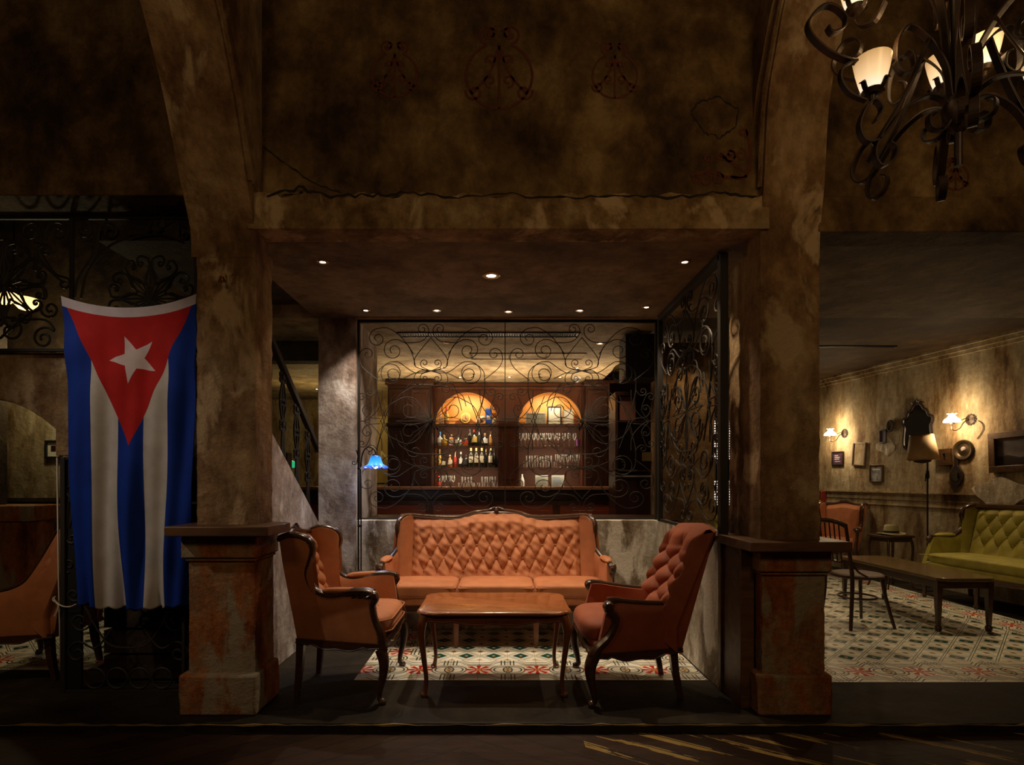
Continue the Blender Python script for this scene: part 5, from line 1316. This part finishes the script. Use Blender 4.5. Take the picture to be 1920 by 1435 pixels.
outl = [(a, b) for a, b, _ in cat([(x, z, 0) for x, z in sc_], 3)]; outl = outl+[(-a, b) for a, b in outl[::-1][1:-1]]
m = M(); m.prism(outl, lambda a, b, t: (a, t, b), -.02, 0); m.tube([(a, -.022, b) for a, b in outl], .018, 7, closed=True)
for k_ in range(5): m.tube([((k_-2)*.018, -.02, .29), ((k_-2)*.03, -.03, .335-.006*(k_-2)**2), ((k_-2)*.045, -.02, .35-.012*(k_-2)**2)], [.012, .014, .006], 6)
m.build('carved_frame', dkf, r)
m = M(); m.prism([(a*.84, b*.84) for a, b in outl], lambda a, b, t: (a, t, b), -.026, -.02); m.build('mirror_glass', mt['mirror'], r)

# wall lamps
shade_m = simple('lit_opal_glass', (.9, .8, .65), .3, emit=(1, .72, .42), es=6.5)
def wall_lamp(label, pxs, pys, pxp, pyp):
    r, d = wall_thing('wall_lamp', label, 'lamp', pxp, pyp, .0)
    # shade centre in local coordinates: out from the wall and to the left
    o, ox, oz = .20, -.055, .0
    m = M(); m.lathe([(0, .03), (.02, .028), (.055, .016), (.062, .0)], n=14, ax=Matrix.Rotation(PI/2, 3, 'X')); 
    for k_ in range(12): q = k_*PI/6; m.lathe([(0, .014), (.014, .008), (.016, 0)], (.055*cos(q), 0, .055*sin(q)), 8, ax=Matrix.Rotation(PI/2, 3, 'X'))
    m.build('wall_rose', mt['rust'], r)
    m = M(); m.tube([(a, b, c) for a, b, c in cat([(0, -.02, 0), (-.015, -.08, -.03), (-.03, -.12, -.10), (ox, -.16, -.125), (ox, -o, -.11), (ox, -o-.005, -.07), (ox, -o, -.05)], 5)], .006, 8)
    m.tube(cat([(0, -.02, 0), (-.02, -.06, .012), (-.04, -.10, -.01)], 4), .005, 7)
    m.lathe([(0, -.055), (.022, -.05), (.03, -.035), (.02, -.03), (0, -.03)], (ox, -o, 0), 14); m.build('arm', mt['rust'], r)
    m = M()
    def g_(u, v):
        a = 2*PI*u; pr_ = [(.084, -.028), (.086, -.018), (.074, .006), (.050, .024), (.034, .044), (.030, .055), (.036, .064), (.050, .071)]
        i = round(v*7); rr, z = pr_[i]
        if i >= 6: rr *= 1+.08*cos(8*a); z += .004*cos(8*a)
        return (ox+rr*cos(a), -o+rr*sin(a), z)
    m.grid(48, 8, g_, cu=True); m.build('glass_shade', shade_m, r)
    w = r.matrix_basis if False else None
    R_ = Matrix.Rotation(RZ, 3, 'Z'); p = Vector(r.location)+R_ @ Vector((ox, -o, .0))
    return p
SC1 = wall_lamp('glowing opal wall lamp on a bronze arm left of the big tilted picture', 1794, 787, 1821, 787)
SC2 = wall_lamp('glowing opal wall lamp farther back, close beside the right pier', 1565, 812, 1584, 813)
m = M(); s_, z_, d_ = hitrw(1838, 800)
m.tube([rw(s_+a, z_+b, .008) for a, b in smooth2([(.02, .07), (-.03, .03), (-.04, -.03), (-.01, -.09), (.03, -.14)])], .004, 6); tag(m.build('lamp_cord', mt['rust']), 'short loose brown cord on the wall beside the nearer opal lamp', 'cord')

# green sofa
GS, ys2 = sofa('green_sofa', 'olive green velvet sofa with deep buttoned back and dark rail against the right wall', (0, 0, 0), 0, mt['green'], mt['wood'], .97, .60,
     [(-.90, .90)], lambda t: 1.05-.012*t*t, .075, .12, (.60, .96), 1.04, .10, ornament=False, legs=[-.90, -.3, .3, .90], n_t=.8, e=.42, dep_t=.060, seatz=.43, armz=.685, cr_r=.042, tr_r=.030)
for y in ys2:
    m = M(); m.tube([(.60, y, .32), (.60, y, .12), (.605, y, 0)], [.028, .022, .016], 8); m.lathe([(.02, .02), (.028, .035), (.02, .05)], (.603, y, 0), 10); m.build('leg', mt['wood'], GS)
for s in (-1, 1): back_leg(.03, s*.88, .31, -.02, 0).build('leg', mt['wood'], GS)
ap = M(); ap.pillow((.42, 0, .36), (.205, .93, .07), 12, 9, 0); ap.build('seat_front', mt['green'], GS)
put(GS, (5.60, 5.62, 0), math.atan2(RWn.y, RWn.x))
# side table with hat
st_ = thing('side_table', 'small dark side table with curved legs beside the green sofa, carrying the hat', 'side table', (4.92, 7.05, 0), RZ+PI/2)
m = M(); ol = [(.27*math.copysign(abs(cos(q))**.35, cos(q))*(1+.03*cos(4*q)), .25*math.copysign(abs(sin(q))**.35, sin(q))) for q in [2*PI*i/64 for i in range(64)]]
m.prism(ol, lambda a, b, t: (a, b, t), .635, .66); m.build('table_top', mt['wood'], st_, bevel=.006)
m = M(); m.box(-.21, .21, -.19, .19, .58, .636); m.build('apron', mt['wood'], st_, bevel=.004)
for sx in (-1, 1):
    for sy in (-1, 1):
        m = M(); m.tube(cat([(sx*.19, sy*.17, .62), (sx*.215, sy*.19, .50), (sx*.20, sy*.18, .25), (sx*.20, sy*.18, .08), (sx*.225, sy*.20, .0)], 5), [.022, .022, .014, .012, .014], 8); m.build('leg', mt['wood'], st_)
st_.scale = (.8, .78, 1)
ht = thing('straw_hat', 'pale straw hat with a black band lying on the small side table', 'hat', (4.92, 7.04, .661))
ht.scale = (.80, .80, .95)
straw = simple('pale_straw', (.62, .55, .30), .8, c2=(.5, .43, .22), s=60)
m = M()
def hatf(u, v):
    a = 2*PI*u; pr_ = [(.205, .012), (.208, .018), (.19, .020), (.15, .012), (.118, .018), (.112, .03), (.106, .075), (.098, .115), (.080, .135), (.05, .130), (.02, .120), (0, .118)]
    i = round(v*11); r_, z = pr_[i]; 
    if i >= 8: z -= .02*max(0, 1-abs(sin(a))*1.5)*(1 if i < 11 else 1)
    if i < 4: z += .010*cos(2*a)
    return (r_*cos(a)*1.0, r_*sin(a)*.82, z)
m.grid(48, 12, hatf, cu=True); m.build('straw_body', straw, ht, sub=1)
m = M(); m.grid(40, 3, lambda u, v: ((.1155-.004*v)*cos(2*PI*u), (.1155-.004*v)*.825*sin(2*PI*u), .026+.026*v), cu=True); m.build('hat_band', mt['black'], ht)
# arc floor lamp with cone shade
al = thing('floor_lamp', 'unlit floor lamp with a big tan cone shade standing behind the green sofa', 'lamp', (5.24, 6.86, 0))
m = M(); m.lathe([(0, 0), (.12, 0), (.12, .012), (.03, .03), (.012, .06), (0, .06)], n=20); m.build('base', mt['iron'], al)
m = M(); m.tube([(0, 0, .03), (0, 0, 1.56)], .010, 8); m.lathe([(0, 1.36), (.02, 1.37), (.022, 1.40), (.016, 1.46), (0, 1.47)], n=10); m.tube([(-.02, 0, 1.42), (-.025, 0, 1.33)], .006, 6); m.build('pole', mt['iron'], al)
m = M(); m.tube(cat([(0, 0, 1.54), (0, -.01, 1.66), (-.02, -.02, 1.74), (-.10, -.05, 1.77), (-.16, -.08, 1.76)], 5), .007, 8); m.build('swing_arm', mt['brass'], al)
R_ = Matrix.Rotation(-.06, 3, 'Y')
shc = Vector((-.14, -.10, 1.74))
m = M()
def cone(u, v): return tuple(shc+R_ @ Vector((lerp(.165, .12, v)*cos(2*PI*u), lerp(.165, .12, v)*sin(2*PI*u), lerp(-.15, .15, v))))
m.grid(48, 3, cone, cu=True); o = m.build('lamp_shade', simple('tan_parchment', (.40, .26, .12), .7, c2=(.50, .34, .17), s=3), al)
s_ = o.modifiers.new('thick', 'SOLIDIFY'); s_.thickness = .003
m = M()
for v in (0, 1): m.tube([cone(i/36, v) for i in range(36)], .004, 5, closed=True)
m.build('shade_rim', mt['brass'], al)
m = M(); m.lathe([(0, -.04), (.05, -.03), (.08, -.02), (.095, 0), (.09, .004), (0, .004)], tuple(shc+Vector((0, 0, -.155))), 24); m.build('diffuser_dish', mt['rust'], al)
# long coffee table
lt = thing('coffee_table', 'long dark coffee table with tapered legs on the patterned tiles of the right room', 'coffee table', (4.12, 5.65, 0))
m = M(); o_ = [(-.26, -.70), (-.19, -.745), (.19, -.745), (.27, -.68), (.27, .68), (.19, .745), (-.19, .745), (-.26, .70)]
m.prism(o_, lambda a, b, t: (a, b, t), .455, .485); m.build('table_top', simple('dark_waxed_top', (.10, .06, .02), .22, c2=(.15, .09, .035), s=4, st=(6, 1, 1), coat=.4), lt, bevel=.006)
m = M(); m.box(-.235, .235, -.69, .69, .385, .456); m.build('apron', mt['wood'], lt, bevel=.004)
for sx in (-1, 1):
    for sy in (-1, 1):
        m = M(); m.tube([(sx*.225, sy*.675, .45), (sx*.225, sy*.675, .36), (sx*.225, sy*.675, .06)], [.036, .034, .020], 4, rot=0); m.lathe([(0, 0), (.018, .0), (.028, .02), (.026, .045), (.015, .06), (0, .06)], (sx*.225, sy*.675, 0), 12); m.build('leg', mt['wood'], lt)
# bentwood chairs
def bentwood(label, loc, rz, back=True):
    r = thing('bentwood_chair', label, 'chair', loc, rz)       # front +x
    w = mt['wood']
    m = M(); m.lathe([(0, .452), (.17, .452), (.20, .448), (.215, .455), (.215, .475), (.20, .485), (.17, .478), (0, .470)], n=36); m.build('seat', simple('brown_seat', (.07, .03, .012), .6) if 'brown_seat' not in bpy.data.materials else bpy.data.materials['brown_seat'], r)
    for sy in (-1, 1):
        m = M(); m.tube(cat([(.14, sy*.13, .45), (.165, sy*.155, .25), (.21, sy*.20, 0)], 5), [.017, .016, .013], 9); m.build('leg', w, r)
        m = M(); m.tube(cat([(-.225, sy*.20, 0), (-.20, sy*.18, .22), (-.19, sy*.175, .46), (-.225, sy*.185, .70), (-.265, sy*.19, .94)], 5), [.015, .017, .018, .016, .014], 9); m.build('back_post', w, r)
    m = M(); m.tube([(.155*cos(q), .155*sin(q), .265) for q in [2*PI*i/30 for i in range(30)]], .010, 7, closed=True); m.build('ring_stretcher', w, r)
    m = M(); m.tube(cat([(-.262, -.19, .935), (-.285, -.12, .965), (-.29, 0, .975), (-.285, .12, .965), (-.262, .19, .935)], 5), .016, 8, sx=1.4); m.build('top_rail', w, r)
    m = M(); m.tube(cat([(-.21, -.18, .62), (-.235, -.09, .60), (-.24, 0, .60), (-.235, .09, .60), (-.21, .18, .62)], 5), .011, 8)
    for k_ in range(-2, 3): m.tube([(-.24, k_*.055, .60), (-.265, k_*.06, .78), (-.285, k_*.062, .965)], .0065, 6)
    m.build('spindles', w, r)
    m = M()
    for sy in (-1, 1): m.tube(cat([(-.19, sy*.175, .62), (-.15, sy*.19, .53), (-.07, sy*.21, .48)], 5), .009, 7)
    m.build('brace', w, r)
    return r
bentwood('dark bentwood chair with round seat beside the long coffee table', (3.33, 5.22, 0), .12)
bentwood('dark bentwood chair half hidden behind the right pier', (2.88, 5.62, 0), 1.2)
c_ = wing_chair('orange wing armchair at the far end of the right room beside the side table', (5.03, 8.22, 0), math.radians(-140), crest_up=.03, tufted=0)
tub_chair('yellow-green velvet armchair glimpsed between the side grille and the right pier', (2.95, 8.2, 0), -PI/2, mt['green'])
# red box on the far end of the wall
r, d = wall_thing('fire_box', 'narrow red box with a yellow label on the wall right at the pier edge', 'box', 1546, 940, .0)
m = M(); m.box(-.06, .05, -.10, 0, -.14, .16); m.build('case', simple('red_enamel', (.16, .012, .006), .5), r, bevel=.006)
m = M(); m.box(-.05, .04, -.103, -.10, -.10, .02); m.build('paper_label', Lc['yellow'], r)
# lattice window far behind
wn = bpy.data.objects.new('window_1', None); COL.objects.link(wn); wn.location = (3.72, 9.5, 0); wn['kind'] = 'structure'
m = M(); m.box(-.32, .25, .02, .03, .9, 2.35); m.build('window_glass', simple('lit_window', (1, 1, 1), emit=(1, .85, .75), es=1.3), wn)
m = M()
for k_ in range(12): m.box(-.32+k_*.052, -.32+k_*.052+.022, -.01, .0, .9, 2.35)
for k_ in range(34): m.box(-.32, .25, -.005, .01, .9+k_*.043, .9+k_*.043+.02)
m.box(-.32, .25, -.01, 0, 1.35, 1.7); m.build('lattice', mt['black'], wn)
m = M(); m.box(-.42, -.32, -.03, .05, 0, 2.95); m.box(.25, .35, -.03, .05, 0, 2.95); m.box(-.32, .25, -.03, .05, 2.35, 2.95); m.box(-.32, .25, -.03, .05, 0, .9); m.build('window_frame', mt['bardark'], wn)

# ------------------------------------------------------------------ left-hand room
tub_chair('orange armchair at the left edge of the picture, facing away behind the gate', (-2.99, 3.98, 0), PI, mt['fab'], T=[(-.12, 1.12), (-.05, 1.05), (-.01, .99), (.05, .88), (.107, .775), (.15, .70), (.196, .655), (.28, .62), (.42, .60), (.47, .605)])
c_ = bentwood('black bentwood armchair in shadow by the lit wall of the left room', (-4.35, 5.45, 0), .6)
m = M(); m.box(-5.0, -4.21, 5.0, 5.3, 0, .98); m.box(-5.05, -4.17, 4.96, 5.34, .98, 1.12); struct('wall_pilaster_low', m, mt['pier_low'], bevel=.01)
m = M(); m.box(-5.0, -4.72, 5.1, 5.3, 1.12, 2.8); m.box(-4.72, -4.62, 5.14, 5.26, 1.12, 2.8); struct('wall_pilaster_high', m, mt['dark'], bevel=.01)
m = M(); m.box(-7, -2.66, 5.87, 5.9, 1.12, 1.16); m.box(-7, -2.66, 5.885, 5.9, 0, 1.12); struct('trim_dado_left', m, mt['dark'])
r = thing('picture_frame', 'small black-framed picture with a white mount on the lit wall left of the flag', 'picture', (P(98, 843, 5.88)[0], 5.895, P(98, 843, 5.88)[2]))
m = M()
for a, b, c, e in ((-.07, .10, -.095, -.075), (-.07, .10, .075, .095), (-.07, -.05, -.075, .075), (.08, .10, -.075, .075)): m.box(a, b, -.03, 0, c, e)
m.build('frame', mt['black'], r); m = M(); m.box(-.05, .08, -.012, 0, -.075, .075); m.build('mount_card', simple('white_mount', (.7, .68, .55), .6), r)
m = M(); m.box(-.015, .035, -.015, -.012, -.02, .04); m.build('print', mt['bardark'], r)
ll = thing('ceiling_lamp', 'hanging lamp with two glowing bowls seen through the left transom grille', 'lamp', (-4.42, 5.1, 2.98))
m = M(); m.lathe([(0, -.09), (.05, -.075), (.09, -.03), (.10, .02), (.095, .02), (.05, -.065)], (.10, 0, 0), 18); m.build('bowl', simple('amber_bowl_glass', (.9, .7, .4), .3, emit=(1, .60, .24), es=1.8), ll)
m = M(); m.lathe([(0, -.09), (.05, -.075), (.09, -.03), (.10, .02), (.095, .02), (.05, -.065)], (-.12, .02, .06), 18); m.build('bowl', bpy.data.materials['amber_bowl_glass'], ll)
m = M(); m.tube([(-.12, .02, .08), (0, 0, .16), (.10, 0, .03)], .01, 6); m.tube([(0, 0, .16), (0, 0, 1.2)], .01, 6); m.build('stem', mt['iron'], ll)
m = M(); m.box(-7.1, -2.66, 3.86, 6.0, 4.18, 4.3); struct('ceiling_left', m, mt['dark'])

# ------------------------------------------------------------------ recessed ceiling lights
SPOTS = [(605, 491, 2.81, 'front row, nearest the left pier'), (1284, 491, 2.81, 'front row, over the tufted armchair'), (921, 517, 2.81, 'alone above the coffee table, largest'),
         (686, 582, 2.81, 'back row, leftmost of five'), (819, 582, 2.81, 'back row, second of five'), (953, 584, 2.81, 'back row, middle of five'), (1087, 582, 2.81, 'back row, fourth and brightest'), (1212, 576, 2.81, 'back row, rightmost by the side grille'),
         (838, 642, 2.81, 'bar ceiling, beside the ribbed vent at left'), (1125, 644, 2.81, 'bar ceiling, by the loudspeaker'), (830, 690, 2.81, 'bar ceiling, above the left arch'), (1082, 690, 2.81, 'bar ceiling, above the right arch'),
         (863, 714, 2.81, 'bar ceiling, far row at left'), (955, 716, 2.81, 'bar ceiling, far row in the middle'), (1050, 716, 2.81, 'bar ceiling, far row at right'), (594, 761, 2.81, 'far beyond the stair railing'), (706, 746, 2.81, 'far back left of the tall cabinet'),
         (1825, 587, 2.955, 'right room ceiling over the long coffee table')]
hot = simple('lamp_face', (1, 1, 1), emit=(1, .86, .66), es=22); hot2 = simple('lamp_face_wide', (1, 1, 1), emit=(1, .86, .66), es=16)
SP = []
proto = None
for i, (px, py, z, txt) in enumerate(SPOTS):
    d = min(9.0, (z-CH)*FPX/(HY-py)); x = (px-HX)*d/FPX
    if d > 8.1 and 700 < px < 1150: d = 7.95; x = (px-HX)*d/FPX
    SP.append((x, d, z))
    k_ = 1.7 if i == 2 else 1.0
    lab = 'small round recessed ceiling light: '+txt
    if proto is None:
        proto = thing('ceiling_light', lab, 'light', (x, d, z), 0, 'recessed ceiling lights')
        m = M(); m.lathe([(.020, -.001), (.022, -.006), (.034, -.006), (.038, -.001), (.036, 0), (.020, 0)], n=20); m.build('trim_ring', mt['brass'], proto)
        m = M(); m.lathe([(0, -.004), (.014, -.0035), (.020, -.001)], n=16); m.build('lamp_face', hot, proto)
    else: dup(proto, (x, d, z), 0, lab, scale=(k_, k_, 1))
# ------------------------------------------------------------------ light, camera
def spot(loc, e, col=(1, .78, .5), ang=80, tgt=None, blend=.6, r=.03):
    l = bpy.data.lights.new('spot_beam', 'SPOT'); l.energy = e; l.color = col; l.spot_size = math.radians(ang); l.spot_blend = blend; l.shadow_soft_size = r
    o = bpy.data.objects.new('spot_beam', l); COL.objects.link(o); o.location = loc
    d = (Vector(tgt)-Vector(loc)) if tgt else Vector((0, 0, -1))
    o.rotation_euler = d.to_track_quat('-Z', 'Y').to_euler(); return o
def point(loc, e, col=(1, .7, .4), r=.04):
    l = bpy.data.lights.new('point_light', 'POINT'); l.energy = e; l.color = col; l.shadow_soft_size = r
    o = bpy.data.objects.new('point_light', l); COL.objects.link(o); o.location = loc; return o
WARM = (1, .62, .30)
def area(loc, sx, sy, e, col, tgt=(0, 0, -1)):
    l = bpy.data.lights.new('area_light', 'AREA'); l.shape = 'RECTANGLE'; l.size = sx; l.size_y = sy; l.energy = e; l.color = col
    o = bpy.data.objects.new('area_light', l); COL.objects.link(o); o.location = loc; o.rotation_euler = Vector(tgt).to_track_quat('-Z', 'Y').to_euler(); return o
LIT = [(0, 22, (1, .72, .45), 80), (1, 40, (1, .76, .50), 80), (2, 105, (1, .82, .60), 80), (3, 60, (1, .82, .66), 95), (4, 42, (1, .78, .54), 80), (5, 42, (1, .78, .54), 80), (6, 42, (1, .78, .54), 80), (7, 40, (1, .80, .58), 90),
       (8, 22, (1, .72, .42), 100), (9, 22, (1, .72, .42), 100), (10, 50, (1, .72, .42), 100), (11, 50, (1, .72, .42), 100), (17, 80, (1, .74, .42), 75)]
for i, e, c, a in LIT:
    x, y, z = SP[i]; spot((x, y, z-.02), e, c, a, blend=.7, r=.02)
for x, y, e in ((2.4, 5.0, 46), (3.2, 6.5, 45), (4.2, 8.1, 30)): spot((x, y, 2.93), e, (1, .76, .46), 95, r=.03)
spot((1.95, 5.55, 2.9), 15, (1, .66, .34), 110)  # added spot to brighten the side column, no fixture there
# ceiling wash of the bar: unseen uplights added in mid-air to brighten it
for x in (-1.0, .1, 1.2): area((x, 7.5, 2.2), .5, .5, 13, (1, .74, .45), (0, .0, 1))
for x in (-2.9, -2.1): point((x, 8.5, 2.3), 8, (1, .72, .30), .08)  # added points brightening the far-left wall and poster, no lamps there
for a, b in NI:                                       # strip lights hidden in the niches
    c = (a+b)/2
    area((c, BY+.10, 2.60), .35, .03, 4.2, (1, .80, .48), (0, .5, -1))
    for z in (2.165, 1.835, 1.51): area((c, BY+.03, z), .85, .02, 3.2, (1, .82, .55), (0, .45, -1))
bx_, by_ = -1.215+.137, 4.86
point((bx_, by_, 1.43), 2.6, (.75, .85, 1), .02)
point(tuple(SC1+Vector((-.03, -.0, -.10))), 12, (1, .72, .42), .05); point(tuple(SC1+Vector((0, 0, .16))), 6, (1, .70, .38), .04)
point(tuple(SC2+Vector((-.03, 0, -.10))), 12, (1, .72, .42), .05); point(tuple(SC2+Vector((0, 0, .16))), 6, (1, .70, .38), .04)
for x, y, z in LAMPS: point((x, y, z+.02), 1.3, (1, .62, .28), .03)
point((-4.32, 5.0, 2.85), 3, (1, .6, .25), .08)
point((-4.35, 5.45, 2.5), 16, (1, .84, .46), .06); spot((-3.7, 2.2, 3.3), 45, (1, .70, .40), 34, (-3.35, 3.7, .75))  # unseen point and spot added to brighten the left wall and armchair
area((.5, 7.2, 2.75), 1.0, .2, 0.01, (1, .8, .5))
# unseen fill points added behind the viewer to brighten the front faces
for x, y, z, e in ((-2.0, -.2, 3.2, 34), (1.8, -.3, 3.1, 46)):
    point((x, y, z), e, (1, .64, .32), .35)
spot((-4.2, 1.6, 3.6), 112, (1, .84, .70), 38, (-2.28, 3.46, 1.5), .8, .05)  # added spot to brighten the flag from the side, no fixture
W = bpy.data.worlds.new('World'); scene.world = W; W.use_nodes = True
W.node_tree.nodes['Background'].inputs[0].default_value = (1, .62, .32, 1); W.node_tree.nodes['Background'].inputs[1].default_value = .012
cam = bpy.data.cameras.new('camera'); co = bpy.data.objects.new('camera', cam); COL.objects.link(co)
co.location = (0, 0, CH); co.rotation_euler = (PI/2, 0, 0)
cam.sensor_width = 36; cam.lens = FPX/1920*36; cam.shift_x = (960-HX)/1920; cam.shift_y = (HY-717.5)/1920
cam.clip_start = .05; cam.clip_end = 100
scene.camera = co
vs = scene.view_settings; vs.view_transform = 'Standard'; vs.look = 'None'; vs.exposure = 0; vs.gamma = 1; vs.use_curve_mapping = False
cy = scene.cycles; cy.use_denoising = True; cy.max_bounces = 6; cy.diffuse_bounces = 3; cy.glossy_bounces = 3; cy.transparent_max_bounces = 24
cy.sample_clamp_indirect = 3.0; cy.sample_clamp_direct = 0; cy.caustics_reflective = False; cy.caustics_refractive = False; cy.use_light_tree = True
